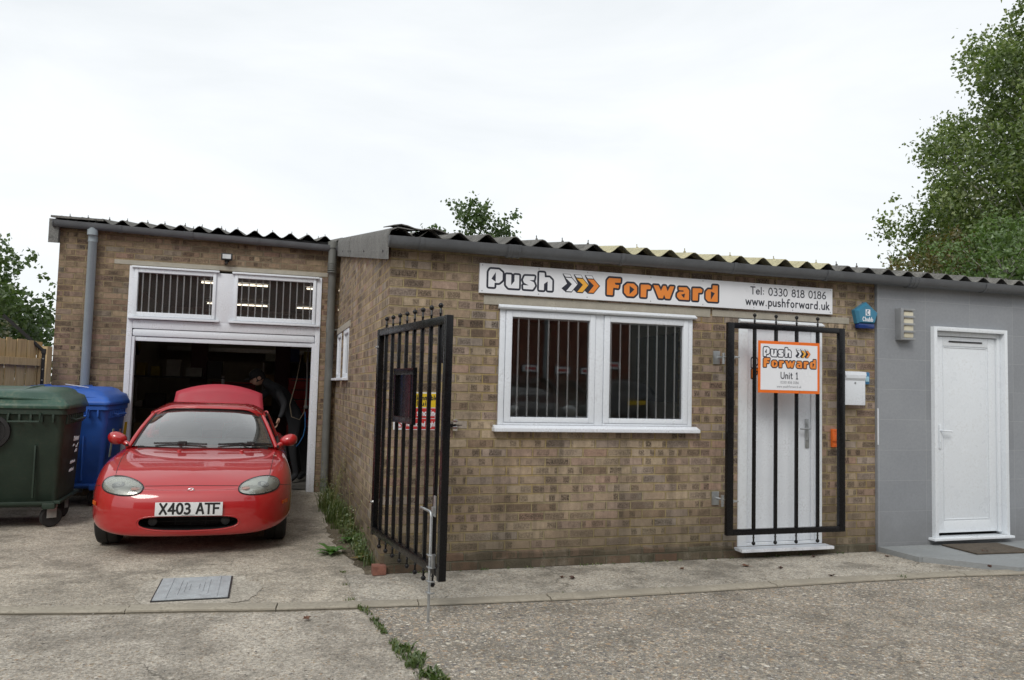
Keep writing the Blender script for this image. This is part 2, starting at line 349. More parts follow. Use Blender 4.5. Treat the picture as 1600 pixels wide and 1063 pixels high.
def roofmat(name,c1,c2,moss):
    m,t,b=newmat(name); oc=objc(t)
    n=noisen(t,oc,5,6,.7); f=noisen(t,oc,60,4,.7)
    c=mixc(t,ramp(t,n,[(.35,0.0),(.65,1.0)]),c1,c2); c=mixc(t,.8,c,ramp(t,f,[(.3,.55),(.7,1.5)]),'MULTIPLY')
    c=mixc(t,mathn(t,'MULTIPLY',ramp(t,noisen(t,oc,22,5,.7),[(.55,0.0),(.66,1.0)]),.6),c,moss)
    L(t,c,b.inputs['Base Color']); b.inputs['Roughness'].default_value=.95; b.inputs['Specular IOR Level'].default_value=.2
    L(t,bumpn(t,f,.7,.01),b.inputs['Normal']); return m
M_roof=roofmat('fibre_cement',(.10,.098,.092),(.19,.185,.17),(.035,.036,.028))
M_grp=roofmat('yellowed_translucent_sheet',(.50,.46,.30),(.38,.36,.24),(.22,.2,.11))
M_flash=roofmat('grey_verge_sheet',(.15,.15,.145),(.2,.2,.19),(.06,.06,.055))
STN=[(0.0,(.50,.46,.38)),(.16,(.34,.27,.18)),(.32,(.22,.17,.12)),(.5,(.42,.38,.32)),(.62,(.10,.10,.10)),(.75,(.30,.20,.12)),(.88,(.60,.57,.50)),(1.0,(.16,.15,.14))]
M_g_left=groundmat('worn_concrete',(.33,.30,.255),(.42,.385,.33),STN,52,.50,stain=1.0,bump=.9)
M_g_drive=groundmat('sandy_concrete',(.335,.305,.255),(.43,.39,.325),STN,62,.52,stain=1.2,bump=.9)
STN2=[(0.0,(.58,.54,.45)),(.14,(.38,.28,.18)),(.3,(.15,.14,.13)),(.45,(.33,.30,.26)),(.6,(.09,.09,.10)),(.75,(.42,.30,.19)),(.88,(.68,.64,.56)),(1.0,(.17,.17,.18))]
M_g_right=groundmat('exposed_aggregate',(.215,.198,.168),(.32,.29,.24),STN2,58,.74,stain=.9,bump=1.0)
M_g_pave=groundmat('grey_concrete',(.32,.30,.26),(.42,.39,.335),STN,62,.50,stain=1.5,bump=.9)
M_kerb=groundmat('kerb_concrete',(.32,.295,.245),(.38,.35,.29),STN,120,.28,stain=.6,bump=.3)
M_greyclad=None
def cladmat():
    m,t,b=newmat('grey_wall_tiles'); oc=objc(t); s=t.nodes.new('ShaderNodeSeparateXYZ'); L(t,oc,s.inputs[0])
    n=noisen(t,oc,1.5,5,.6); f=noisen(t,oc,40,3)
    c=mixc(t,ramp(t,n,[(.3,0.0),(.7,1.0)]),(.235,.25,.272),(.27,.285,.305)); c=mixc(t,.25,c,ramp(t,f,[(.3,.8),(.7,1.2)]),'MULTIPLY')
    fz=mathn(t,'FRACT',mathn(t,'DIVIDE',mathn(t,'ADD',s.outputs[2],2.08),.293)); fx=mathn(t,'FRACT',mathn(t,'DIVIDE',mathn(t,'ADD',s.outputs[0],.35),.565))
    dz=mathn(t,'MULTIPLY',mathn(t,'MINIMUM',fz,mathn(t,'SUBTRACT',1.0,fz)),.293); dx=mathn(t,'MULTIPLY',mathn(t,'MINIMUM',fx,mathn(t,'SUBTRACT',1.0,fx)),.565)
    d=mathn(t,'MINIMUM',dz,dx); j=mathn(t,'LESS_THAN',d,.0022)
    c=mixc(t,mathn(t,'MULTIPLY',j,.38),c,(.42,.43,.44))
    idv=t.nodes.new('ShaderNodeCombineXYZ'); L(t,mathn(t,'FLOOR',mathn(t,'DIVIDE',mathn(t,'ADD',s.outputs[2],2.08),.293)),idv.inputs[0]); L(t,mathn(t,'FLOOR',mathn(t,'DIVIDE',mathn(t,'ADD',s.outputs[0],.35),.565)),idv.inputs[1])
    wn=t.nodes.new('ShaderNodeTexWhiteNoise'); L(t,idv.outputs[0],wn.inputs['Vector'])
    c=mixc(t,1.0,c,ramp(t,wn.outputs['Value'],[(0.0,.93),(1.0,1.05)]),'MULTIPLY')
    low=ramp(t,mathn(t,'ADD',s.outputs[2],mathn(t,'MULTIPLY',n,.4)),[(.1,1.0),(.5,0.0)])
    c=mixc(t,mathn(t,'MULTIPLY',low,.45),c,(.11,.105,.095))
    L(t,c,b.inputs['Base Color']); b.inputs['Roughness'].default_value=.55; L(t,bumpn(t,mathn(t,'SUBTRACT',1.0,j),.4,.003),b.inputs['Normal']); return m
M_greyclad=cladmat()
M_slab=M('grey_porcelain_slab',(.25,.265,.27),.6,var=.12,scale=4,bump=.15,dirt=.5,dirtc=(.14,.13,.11))
M_mat=M('coir_mat',(.085,.068,.05),1.0,var=.3,scale=18,bump=1.0)
def woodmat():
    m,t,b=newmat('fence_timber'); oc=objc(t); s=t.nodes.new('ShaderNodeSeparateXYZ'); L(t,oc,s.inputs[0])
    y=mathn(t,'DIVIDE',mathn(t,'ADD',s.outputs[1],20.0),.1); idn=t.nodes.new('ShaderNodeTexWhiteNoise'); idn.noise_dimensions='1D'; L(t,mathn(t,'FLOOR',y),idn.inputs['W'])
    mp=t.nodes.new('ShaderNodeMapping'); mp.inputs['Scale'].default_value=(30,30,2.5); L(t,oc,mp.inputs[0]); g=noisen(t,mp.outputs[0],1,6,.7)
    c=ramp(t,g,[(.25,(.34,.22,.10)),(.5,(.58,.41,.20)),(.75,(.72,.54,.29))]); c=mixc(t,.8,c,ramp(t,idn.outputs['Value'],[(0.0,.65),(1.0,1.25)]),'MULTIPLY')
    c=mixc(t,.2,c,(.22,.19,.15)); L(t,c,b.inputs['Base Color']); b.inputs['Roughness'].default_value=.85; L(t,bumpn(t,g,.5,.004),b.inputs['Normal']); return m
M_wood=woodmat()

# ================================================================ THE GROUND
def sheet(name,poly,z,mat,sub=None):
    mb=MB(); mb.add([(x,y,z) for x,y in poly],[tuple(range(len(poly)))]); o=mb.build(name,mat)
    if o.data.polygons[0].normal.z<0:
        bm=bmesh.new(); bm.from_mesh(o.data); bmesh.ops.reverse_faces(bm,faces=bm.faces[:]); bm.to_mesh(o.data); bm.free()
    return struct(o)
sheet('ground',[(-400,-400),(400,-400),(400,400),(-400,400)],G-.008,M_g_left)
kerb_c=[(-8,.35),(-6,.15),(-4,-.22),(-2.44,-.51),(-1.88,-.62),(-1.3,-.70),(-.82,-.785),(-.33,-.84),(.36,-.905),(1.28,-.955),(2.32,-.955),(3.19,-.94),(3.79,-.935),(4.56,-.95),(5.37,-1.02),(7,-1.1),(10,-1.2),(20,-1.4)]
jl=[(-.25,-.86),(-.23,-1.07),(-.17,-1.5),(-.1,-2.2),(-.02,-3.0),(.1,-4.5),(.3,-9),(.5,-12.5)]
# drive behind the kerb, up to the garage, and pavement along the office front
sheet('driveway',[(-.27,-.83)]+[( -.27,0.0),(0,0.0),(0,D+.2),(-3.45,D+.2),(-9,D+.2),(-9,.4)]+kerb_c[0:8],G-.003,M_g_drive)
sheet('pavement',[(-.262,-.84)]+kerb_c[8:]+[(20,0.02),(4.7,0.02),(-.262,0.02)],G,M_g_pave)
sheet('yard',[jl[i] for i in range(len(jl))]+[(20,-12.5)]+kerb_c[:7:-1],G-.002,M_g_right)
# kerb strip (a row of flush channel blocks with open joints)
mb=MB()
def kerb_at(q):
    acc=0
    for (a,b) in zip(kerb_c[:-1],kerb_c[1:]):
        a=Vector(a);b=Vector(b);l=(b-a).length
        if q<=acc+l: return a.lerp(b,(q-acc)/l),(b-a).normalized()
        acc+=l
    return Vector(kerb_c[-1]),(b-a).normalized()
def kerb_pts(s0,s1):
    n=max(1,int((s1-s0)/.1)); return [kerb_at(s0+(s1-s0)*k/n) for k in range(n+1)]
s=0
rk=random.Random(3)
while s<27:
    ln=.915; P=kerb_pts(s+.004,s+ln-.004)
    if len(P)>1:
        hw=.075; prof=[(-hw,-.02),(-hw+.006,.009),(-.045,.017),(0,.011),(.045,.017),(hw-.006,.007),(hw,-.02)]
        dz=rk.uniform(-.002,.004); vs=[];fs=[];n=len(prof)
        for p,d in P:
            nn=Vector((-d.y,d.x))
            for a,b in prof: vs.append((p.x+nn.x*a,p.y+nn.y*a,G+b+dz))
        for i in range(len(P)-1):
            for j in range(n-1): fs.append((i*n+j,i*n+j+1,(i+1)*n+j+1,(i+1)*n+j))
        fs.append(tuple(range(n))); fs.append(tuple((len(P)-1)*n+j for j in range(n)))
        mb.add(vs,fs)
    s+=ln
struct(mb.build('kerb',M('kerb_cement',(.31,.28,.225),.85,var=.2,scale=5,dirt=.9,dirtc=(.13,.115,.09),bump=.4),smooth=40))
mb=MB(); P=kerb_pts(0,27); vs=[]  # dirt joint under the kerb, coloured dark to paint its shadow gap line
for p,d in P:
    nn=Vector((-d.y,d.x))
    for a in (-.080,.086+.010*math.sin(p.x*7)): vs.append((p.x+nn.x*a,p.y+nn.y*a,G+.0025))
mb.add(vs,[(2*i,2*i+1,2*i+3,2*i+2) for i in range(len(P)-1)]); struct(mb.build('kerb_joint_shade',M('joint_dirt_shade',(.13,.115,.085),.95,var=.4,scale=12,bump=.6)))
# drain cover set in a pale surround
M_sur=groundmat('pale_cement',(.36,.33,.28),(.44,.41,.35),STN,90,.3,stain=.6,bump=.3)
rk=random.Random(9); q=[]
for k in range(48):
    a=2*math.pi*k/48; rx,ry=.36,.44; c_,s_=math.cos(a),math.sin(a); r_=1/((abs(c_)/rx)**3.2+(abs(s_)/ry)**3.2)**(1/3.2)
    r_*=1+rk.uniform(-.04,.04)+(.35*max(0,c_-.3) if s_<.3 else 0); q.append((-1.325+r_*c_,max(-.20+r_*s_,-.64+.12*(-1.3-(-1.325+r_*c_)))))
sheet('cover_surround',q,G+.001,M_sur)
t_=thing('drain_cover',(-1.325,-.20,G),'grey rectangular steel drain cover set flush in the driveway','drain cover')
M_cover=M('painted_steel_cover',(.42,.45,.47),.5,metal=.3,var=.2,scale=14,bump=.4,dirt=.5)
mb=MB(); mb.bbox(-.235,.235,-.30,.30,.002,.014,.003); 
o=mb.build('cover_plate',M_cover,t_)
mb=MB()
for x in (-.16,.16): mb.bbox(x-.007,x+.007,-.29,.29,.012,.0185,.002)
for k,(a,b) in enumerate(((.095,.2),(.06,.13),(.03,.08))):
    for sx in (-1,1): mb.bbox(sx*a-.006,sx*a+.006,-b,b,.012,.0185,.002)
    if k==0:
        for sy in (-1,1): mb.bbox(-.06,.06,sy*(b+.03)-.006,sy*(b+.03)+.006,.012,.0185,.002)
mb.build('raised_rib',M_cover,t_)
mb=MB(); mb.box(-.245,.245,-.31,-.301,.001,.008).box(-.245,.245,.301,.31,.001,.008).box(-.245,-.236,-.301,.301,.001,.008).box(.236,.245,-.301,.301,.001,.008); mb.build('frame',M_dark,t_)

# ================================================================ THE BRICK WORKSHOP (office front + garage wing)
EAV=2.40
def roof_z(y): return 2.50+.160*(y+.1)
W=thing('brick_workshop',(0,0,0),'long low brown brick workshop with corrugated roof and a recessed open garage','building')
E_=4.712
mb=MB()
wall_grid(mb,0,E_,-.15,EAV+.08,0,.25,[(.915,2.715,1.05,2.035),(3.19,4.10,-.02,2.045)])
mb.build('wall',M_brick,W)
mb=MB(); zt=lambda y: roof_z(y)-.10
wall_grid(mb,.2503,D,-.15,2.4,0,.25,[(3.14,3.80,1.43,2.02),(4.12,4.72,1.43,2.02)],axis='x',ztop=zt)
mb.build('wall',M_brick,W)
mb=MB()
wall_grid(mb,-3.45,-.0025,-.15,3.22,D,D+.25,[(-2.60,-.235,-.2,2.81)])
mb.build('wall',M_brick2,W)
mb=MB()
wall_grid(mb,D+.2503,13,-.15,3.2,-3.45,-3.2,[],axis='x',ztop=zt); mb.build('wall',M_brick2,W)
mb=MB(); mb.box(-3.2,E_,12.75,13,-.15,roof_z(12.75)-.1); mb.build('wall',M_brick2,W)
# plinth at the foot of the office wall
mb=MB(); rk=random.Random(5); x=.10
top=[]
while x<3.12: top.append((x,.025+rk.uniform(-.012,.012)-.012*x)); x+=rk.uniform(.06,.22)
top.append((3.13,-.02)); 
xs=[0.03]+[a for a,b in top]
prev=(0.03,.03)
for a,b in top:
    mb.add([(prev[0],-.022,-.15),(a,-.022,-.15),(a,-.022,b),(prev[0],-.022,prev[1]),(prev[0],.001,prev[1]+.012),(a,.001,b+.012)],[(0,1,2,3),(3,2,5,4)]); prev=(a,b)
prev=(3.13,-.045)
for a in (3.3,3.6,3.9,4.2,4.45,4.70):
    b=-.035+rk.uniform(-.01,.01); mb.add([(prev[0],-.022,-.15),(a,-.022,-.15),(a,-.022,b),(prev[0],-.022,prev[1]),(prev[0],.001,prev[1]+.012),(a,.001,b+.012)],[(0,1,2,3),(3,2,5,4)]); prev=(a,b)
mb.add([(.03,-.022,-.15),(.03,.0,-.15),(.03,0,.04),(.03,-.022,.03)],[(0,1,2,3)])
mb.build('plinth',M_plinth,W)
# concrete lintels
def lintel(x0,x1,z0,z1,y): 
    mb=MB(); mb.bbox(x0,x1,y-.006,y+.1,z0,z1,.004); return mb.build('lintel',M_conc,W)
lintel(.775,2.895,2.037,2.112,0); lintel(2.915,4.41,2.047,2.108,0)
lintel(-2.82,-.16,2.815,2.872,D)
mb=MB(); mb.bbox(-.012,.1,3.02,4.79,2.022,2.10,.004); mb.build('lintel',M_conc,W)

# ---- windows
M_bar=M('white_bar_enamel',(.88,.89,.90),.3,var=.03,scale=20)
def bars(win,xs,z0,z1,y,r=.0068,mat=None):
    for x in xs:
        mb=MB(); mb.bbox(x-r,x+r,y-.004,y+.004,z0,z1,.002); mb.build('bar',M_bar,win)
# office window: a wooden frame in two lights with drip mould and sill
mb=MB(); y0=-.012
for a in ((.918,.965,1.052,2.0),(2.672,2.712,1.052,2.0)): mb.bbox(a[0],a[1],y0,.1,a[2],a[3],.004)
mb.bbox(.918,2.712,y0,.1,2.0,2.033,.004); mb.bbox(1.775,1.850,y0+.002,.1,1.052,2.0,.004); mb.bbox(.966,1.774,y0,.1,1.052,1.072,.003).bbox(1.851,2.671,y0,.1,1.052,1.072,.003)
for a,b in ((.966,1.774),(1.851,2.671)):   # casements
    mb.bbox(a+.003,a+.058,-.018,.04,1.074,1.997,.005); mb.bbox(b-.052,b-.003,-.018,.04,1.074,1.997,.005)
    mb.bbox(a+.058,b-.052,-.018,.04,1.074,1.116,.005); mb.bbox(a+.058,b-.052,-.018,.04,1.945,1.997,.005)
win=mb.build('window',M_white,W,smooth=30)
mb=MB(); mb.prism([(-.045,2.008),(-.052,2.02),(-.0122,2.045),(-.0122,2.008)],.90,2.735,'x'); mb.build('drip_mould',M_white,win)
mb=MB(); mb.bbox(.875,2.765,-.075,.02,.998,1.03,.006); mb.prism([(-.07,1.028),(-.013,1.050),(.02,1.05),(.02,1.028)],.88,2.76,'x'); mb.build('sill',M_whiteold,win)
for a,b in ((1.02,1.724),(1.905,2.621)):
    mb=MB(); mb.box(a,b,.012,.016,1.112,1.948); mb.build('pane',M_glass,win)
bars(win,[1.09+.0895*i for i in range(7)],1.1,1.96,.026)
bars(win,[1.935+.0885*i for i in range(8)],1.1,1.96,.026)
mb=MB(); mb.bbox(1.0,2.64,.04,.055,1.935,1.948,.002).bbox(1.0,2.64,.04,.055,1.112,1.122,.002); mb.build('bar_rail',M_whiteold,win)
# garage: white timber screen with two top lights
mb=MB(); yy=D-.02
mb.bbox(-2.635,-2.57,yy,D+.12,G,2.80,.004); mb.bbox(-.30,-.235,yy,D+.12,G,2.80,.004); mb.bbox(-.312,-.3,yy+.003,D+.12,2.116,2.774,.002)
mb.bbox(-1.592,-1.358,yy+.004,D+.12,2.116,2.774,.004); mb.bbox(-2.569,-.301,yy+.002,D+.12,2.0,2.115,.004)
mb.bbox(-2.569,-1.556,yy,D+.12,2.775,2.80,.003).bbox(-1.394,-.301,yy,D+.12,2.775,2.80,.003)
scr=mb.build('garage_screen',M_whiteold,W,smooth=30)
for a,b in ((-2.605,-1.555),(-1.395,-.275)):
    mb=MB()
    mb.bbox(a,b,yy-.045,yy-.001,2.775,2.80,.004)
    mb.bbox(a+.035,a+.075,yy-.02,D+.05,2.155,2.773,.005).bbox(b-.075,b-.035,yy-.02,D+.05,2.155,2.773,.005)
    mb.bbox(a+.075,b-.075,yy-.02,D+.05,2.155,2.212,.005).bbox(a+.075,b-.075,yy-.02,D+.05,2.722,2.773,.005)
    mb.bbox(a-.02,b+.02,yy-.05,yy-.002,2.12,2.15,.005)
    wn=mb.build('window',M_white,W,smooth=30)
    mb=MB(); mb.box(a+.07,b-.07,D+.02,D+.024,2.205,2.73); mb.build('pane',M_glass2,wn)
    n=11 if a<-2 else 11
    bars(wn,[a+.125+(b-a-.23)*i/(n-1) for i in range(n)],2.2,2.73,D+.030,.0078)
# roller shutter, almost fully raised
mb=MB(); 
mb.bbox(-2.569,-.301,D-.012,D+.10,1.900,1.998,.03)
mb.bbox(-2.555,-.315,D+.01,D+.09,1.842,1.896,.004)
sh=mb.build('roller_shutter',M_white,W,smooth=40)
for a_,b_ in ((-2.569,-2.535),(-.335,-.301)): mb=MB(); mb.bbox(a_,b_,D-.01,D+.1,G,1.897,.004); mb.build('guide_rail',M_whiteold,sh)
# the two small side windows
for a,b in ((3.14,3.80),(4.12,4.72)):
    mb=MB(); x=-.004
    mb.bbox(x,.06,a,a+.05,1.43,2.02,.004).bbox(x,.06,b-.05,b,1.43,2.02,.004).bbox(x,.06,a+.05,b-.05,1.43,1.485,.004).bbox(x,.06,a+.05,b-.05,1.97,2.02,.004)
    wn=mb.build('window',M_white,W,smooth=30)
    mb=MB(); mb.box(.02,.024,a+.05,b-.05,1.48,1.975); mb.build('pane',M_glass,wn)
    mb=MB(); mb.bbox(-.07,.0,a-.05,b+.05,1.398,1.428,.005); mb.build('sill',M_whiteold,wn)

# ---- office door
mb=MB(); mb.bbox(3.193,3.285,-.01,.09,-.015,2.04,.005).bbox(4.035,4.097,-.01,.09,-.015,2.04,.005).bbox(3.285,4.035,-.01,.09,1.985,2.04,.005)
mb.prism([(-.04,2.005),(-.045,2.013),(-.011,2.035),(-.011,2.005)],3.19,4.10,'x')
mb.bbox(3.285,4.035,.0,.09,-.015,.012,.004); fr=mb.build('door_frame',M_upvc,W,smooth=30)
mb=MB(); mb.bbox(3.288,3.992,.022,.07,.015,1.982,.006).bbox(3.994,4.033,.012,.07,.015,1.982,.004); door=mb.build('door',M_white,W,smooth=30)
mb=MB(); mb.bbox(3.925,3.972,.010,.022,.865,1.135,.02); mb.tube([(3.948,.012,1.045),(3.948,-.03,1.045),(3.935,-.035,1.045),(3.84,-.035,1.045)],.0085,8); mb.lathe([(.014,0),(.014,.008)],12,at(3.948,.006,.94)@rot('X',90)); mb.build('handle',M_galv,door,smooth=40)
mb=MB(); mb.bbox(3.16,4.135,-.13,.0,-.045,-.018,.004,); mb.build('doorstep',M_whiteold,W)

# ---- roof
PT=.2365
def corrug(x0,x1,y0,y1,z0f,th=.007,amp=.031,phase=0.0,ny=5,per=10,lap=None,jit=.0):
    mb=MB(); n=int(round((x1-x0)/PT*per)); rk=random.Random(int(x0*100)); rows=[]
    ys=[y0+(y1-y0)*k/ny for k in range(ny+1)]
    vs=[]; 
    for side in (0,1):
        for y in ys:
            for i in range(n+1):
                x=x0+(x1-x0)*i/n; ph=(x-phase)/PT*2*math.pi; c=math.cos(ph); kk=math.floor(ph/(2*math.pi)+.5); jt=math.sin(kk*12.9898+x0*3)*43758.5453; jt-=math.floor(jt); js=math.sin(math.floor(kk/4)*78.233+x0)*1743.545; js-=math.floor(js); w=amp*(.88+.24*jt)*(c if c>0 else c*.75)+amp*.25*math.cos(ph)*abs(math.cos(ph))+.008*(js-.5)*(0.5+0.5*c)
                vs.append((x,y,z0f(y)+w+(th if side==0 else 0)))
    fs=[]; NN=(n+1)*(ny+1)
    for k in range(ny):
        for i in range(n):
            a=k*(n+1)+i; fs.append((a,a+1,a+n+2,a+n+1)); fs.append((NN+a,NN+a+n+1,NN+a+n+2,NN+a+1))
    for i in range(n): fs.append((i,NN+i,NN+i+1,i+1))
    for k in range(ny):
        a=k*(n+1); fs.append((a,a+n+1,NN+a+n+1,NN+a)); a+=n; fs.append((a,NN+a,NN+a+n+1,a+n+1))
    mb.add(vs,fs); return mb
def bolts(mb,xs,y,zf,phase):
    for x in xs:
        z=zf(y)+.03; mb.tube([(x,y,z-.01),(x,y,z+.004)],.017,8); mb.tube([(x,y,z),(x+random.uniform(-.006,.006),y,z+.050)],.0045,5); mb.tube([(x,y,z+.012),(x,y,z+.024)],.011,6)
ph=.771
rz=lambda y: roof_z(y)+.052
crest=[ph+PT*k for k in range(-4,60)]
mb=corrug(.02,1.83,-.10,12.9,rz,phase=ph); bolts(mb,[c for c in crest if c>1.2 and c<1.8],.06,rz,ph); r1=mb.build('roof_sheet',M_roof,W,smooth=50)
mb=corrug(1.80,4.13,-.115,12.9,lambda y:rz(y)+.006,phase=ph,th=.004); bolts(mb,[c for k,c in enumerate(crest) if 1.85<c<4.1 and k%2==0],.06,rz,ph); mb.build('translucent_roof_sheet',M_grp,W,smooth=50)
mb=corrug(4.10,4.74,-.10,12.9,rz,phase=ph); bolts(mb,[c for c in crest if 4.2<c<4.7],.06,rz,ph); mb.build('roof_sheet',M_roof,W,smooth=50)
phl=-2.739
PT=.229
mb=corrug(-3.52,.03,D-.09,12.9,rz,phase=phl); bolts(mb,[phl+PT*k+(.02 if k%2 else 0) for k in range(-3,12)],D+.25,rz,phl); bolts(mb,[phl+PT*k for k in range(-2,12) if k%2],D+1.6,rz,phl)
mb.build('roof_sheet',M_roof,W,smooth=50); PT=.2365
# verge pieces along the side wall: grey bent sheets
for k,(a,b) in enumerate(((.0,3.0),(2.96,4.68))):
    dx=-.006*k; mb=MB(); vs=[]
    for y in (a-.13 if k==0 else a,b):
        z=roof_z(y)
        vs+=[(-.045+dx,y,z-.165),(-.05+dx,y,z+.02),(-.03+dx,y,z+.075),(.03,y,z+.098),(.16,y,z+.085),(.16,y,z+.078),(.03,y,z+.09),(-.02+dx,y,z+.068),(-.04+dx,y,z+.02),(-.035+dx,y,z-.165)]
    n=10; fs=[(i,(i+1)%n,n+(i+1)%n,n+i) for i in range(n)]+[tuple(range(n)),tuple(range(2*n-1,n-1,-1))]
    mb.add(vs,fs); o=mb.build('verge_sheet',M_flash,W,smooth=40)
    for q in range(3 if k==0 else 2):
        mb=MB(); y=a+.12+q*(b-a-.25)/2; mb.lathe([(.012,0),(.012,.006)],8,at(-.046+dx,y,roof_z(y)-.10)@rot('Y',-90)); mb.build('roof_bolt',M_dark,o)
mb=MB(); vs=[]
for i in range(9):
    x=.0+.43*i/8; z=2.606-.025*(i/8)**1.5+.012*math.sin(i*1.3)
    for y,dz in ((-.14,0),(.5,.105)):
        for th in (0,-.008): vs.append((x,y,z+dz+th))
mb.add(vs,[(4*i,4*i+2,4*i+6,4*i+4) for i in range(8)]+[(4*i+1,4*i+5,4*i+7,4*i+3) for i in range(8)]+[(4*i,4*i+4,4*i+5,4*i+1) for i in range(8)]+[(4*i+2,4*i+3,4*i+7,4*i+6) for i in range(8)]+[(0,1,3,2),(32,34,35,33)])
mb.build('ridge_flap',M_roof,W,smooth=40)
# verge at far left of garage + barge block
mb=MB(); mb.box(-3.56,-3.451,D-.09,12.9,3.03,3.33); mb.v=[(x,y,z+.16*(y-D)) for x,y,z in mb.v]; mb.build('verge_sheet',M_flash,W)
mb=MB(); mb.v=[]; mb.box(-3.54,-2.95,D-.12,D+.6,3.345,3.372); mb.v=[(x,y,z+.16*(y-D)) for x,y,z in mb.v]; mb.build('roof_sheet',M_roof,W)
# fascia/eaves filler
mb=MB(); mb.box(.0,E_,.003,.02,EAV+.08,2.535); mb.build('fascia',M_dark,W)
mb=MB(); mb.box(-3.45,0,D+.003,D+.02,3.22,3.30); mb.build('fascia',M_dark,W)
# gutters (half round, with union brackets)
def gutter(x0,x1,y,z,z1,r=.062,brk=(),mat=M_gut,sock=()):
    mb=MB(); n=10; N=max(2,int((x1-x0)/.5)); vs=[];fs=[]
    prof=[(r*math.cos(math.pi+math.pi*j/n),r*math.sin(math.pi+math.pi*j/n)) for j in range(n+1)]+[((r-.004)*math.cos(2*math.pi-math.pi*j/n),(r-.004)*math.sin(2*math.pi-math.pi*j/n)) for j in range(n+1)]
    prof=[(a,b+ (.02 if abs(abs(a)-r)<.006 else 0)) for a,b in prof]
    for i in range(N+1):
        x=x0+(x1-x0)*i/N; zz=z+(z1-z)*i/N+.0015*math.sin(i*1.7)
        for a,b in prof: vs.append((x,y+a,zz+b))
    k=len(prof)
    for i in range(N):
        for j in range(k): fs.append((i*k+j,i*k+(j+1)%k,(i+1)*k+(j+1)%k,(i+1)*k+j))
    fs.append(tuple(range(k))); fs.append(tuple(N*k+j for j in range(k)))
    mb.add(vs,fs); g=mb.build('gutter',mat,W,smooth=50)
    def ring(x,w,rr):
        mb=MB(); vs=[];fs=[]
        zz=z+(z1-z)*(x-x0)/(x1-x0)
        for xx in (x-w,x+w):
            for j in range(n+1): vs.append((xx,y+rr*math.cos(math.pi+math.pi*j/n),zz+rr*math.sin(math.pi+math.pi*j/n)+(.022 if j in (0,n) else 0)))
        for j in range(n): fs.append((j,j+1,n+2+j,n+1+j))
        vs2=[(a,b,c) for a,b,c in vs]; mb.add(vs2,fs)
        for xx in (x-w,x+w):
            rim=[(xx,y+q*math.cos(math.pi+math.pi*j/n),zz+q*math.sin(math.pi+math.pi*j/n)) for q in (rr,r-.001) for j in range(n+1)]
            mb.add(rim,[(j,j+1,n+2+j,n+1+j) for j in range(n)])
        return mb
    for x in brk: ring(x,.016,r+.006).build('bracket',mat,g,smooth=40)
    for x in sock:
        b=ring(x,.058,r+.007); b.build('union',mat,g,smooth=40)
        for dx in (-.045,0,.045): ring(x+dx,.007,r+.012).build('union',mat,g,smooth=40)
    # end cap
    mb=MB(); mb.prism([(y+r*1.05*math.cos(math.pi+math.pi*j/n),z+r*1.05*math.sin(math.pi+math.pi*j/n)+(.02 if j in (0,n) else 0)) for j in range(n+1)],x0-.012,x0-.001,'x'); mb.build('end_cap',mat,g)
    return g
gutter(-.03,14.5,-.105,2.495,2.515,.066,brk=(.22,1.95,3.05,4.05,5.95,7.0,8,9,10),sock=(.98,5.05))
gutter(-3.50,-.04,D-.10,3.275,3.215,.062,brk=(-2.75,-1.1),sock=(-1.95,))
mb=MB(); x=-3.068
mb.tube([(x,D-.1,3.235),(x,D-.1,3.17),(x,D-.06,3.12),(x,D-.06,G+.05)],.051,16); mb.tube([(x,D-.1,3.21),(x,D-.1,3.14)],.062,16); mb.tube([(x,D-.06,3.13),(x,D-.06,3.06)],.056,16)
mb.build('downpipe',M_pipe,W,smooth=50)
mb=MB(); x=-.115; y=D-.105
mb.tube([(x,y,3.27),(x,y,2.9)],.056,16); mb.tube([(x,y,3.29),(x,y,3.2)],.068,16)
for k in range(5): mb.tube([(x,y,3.0-.03*k),(x,y,2.985-.03*k)],.064,16)
mb.tube([(x,y,2.92),(x+.01,y+.03,2.83),(x+.01,y+.04,G)],.052,16); mb.tube([(x+.01,y+.04,2.22),(x+.01,y+.04,2.05)],.058,16)
mb.bbox(x+.05,x+.1,y+.03,y+.06,2.08,2.10,.004)
mb.build('downpipe',M_pipe2,W,smooth=50)

# ---- rooms behind the openings
M_room=M('painted_block_wall',(.32,.30,.26),.9,var=.15,scale=4,dirt=.4)
M_floor=M('workshop_floor',(.10,.095,.085),.75,var=.3,scale=5)
mb=MB(); # garage room
mb.add([(-3.19,12.74,G),(5.5,12.74,G),(5.5,12.74,3.0),(-3.19,12.74,3.0)],[(0,1,2,3)])
mb.add([(-3.19,D+.26,G),(-3.19,12.74,G),(-3.19,12.74,3.0),(-3.19,D+.26,3.0)],[(0,1,2,3)])
mb.add([(.02,D+.06,G),(.9,D+.06,G),(.9,12.74,G),(.9,12.74,3.0),(.9,D+.06,3.0),(.9,D+.06,3.0)],[(1,2,3,4)])
mb.build('inner_wall',M_room,W)
mb=MB(); mb.add([(-3.2,D+.1,2.99),(4.7,D+.1,2.99),(4.7,12.74,2.99),(-3.2,12.74,2.99)],[(0,1,2,3)]); mb.build('ceiling',M_int,W)
mb=MB(); mb.add([(-3.2,D+.26,G+.004),(1,D+.26,G+.004),(1,12.74,G+.004),(-3.2,12.74,G+.004)],[(0,1,2,3)]); mb.build('floor',M_floor,W)
mb=MB(); # office room
mb.box(.25,4.7,4.4,4.45,-.1,2.5); mb.box(3.05,3.1,.26,4.4,-.1,2.5); mb.box(4.66,4.71,.26,4.4,-.1,2.5); mb.build('inner_wall',M('office_wall',(.72,.70,.60),.8,var=.05),W)
mb=MB(); mb.box(.26,4.6,.26,4.4,-.12,-.1); mb.build('floor',M_floor,W)
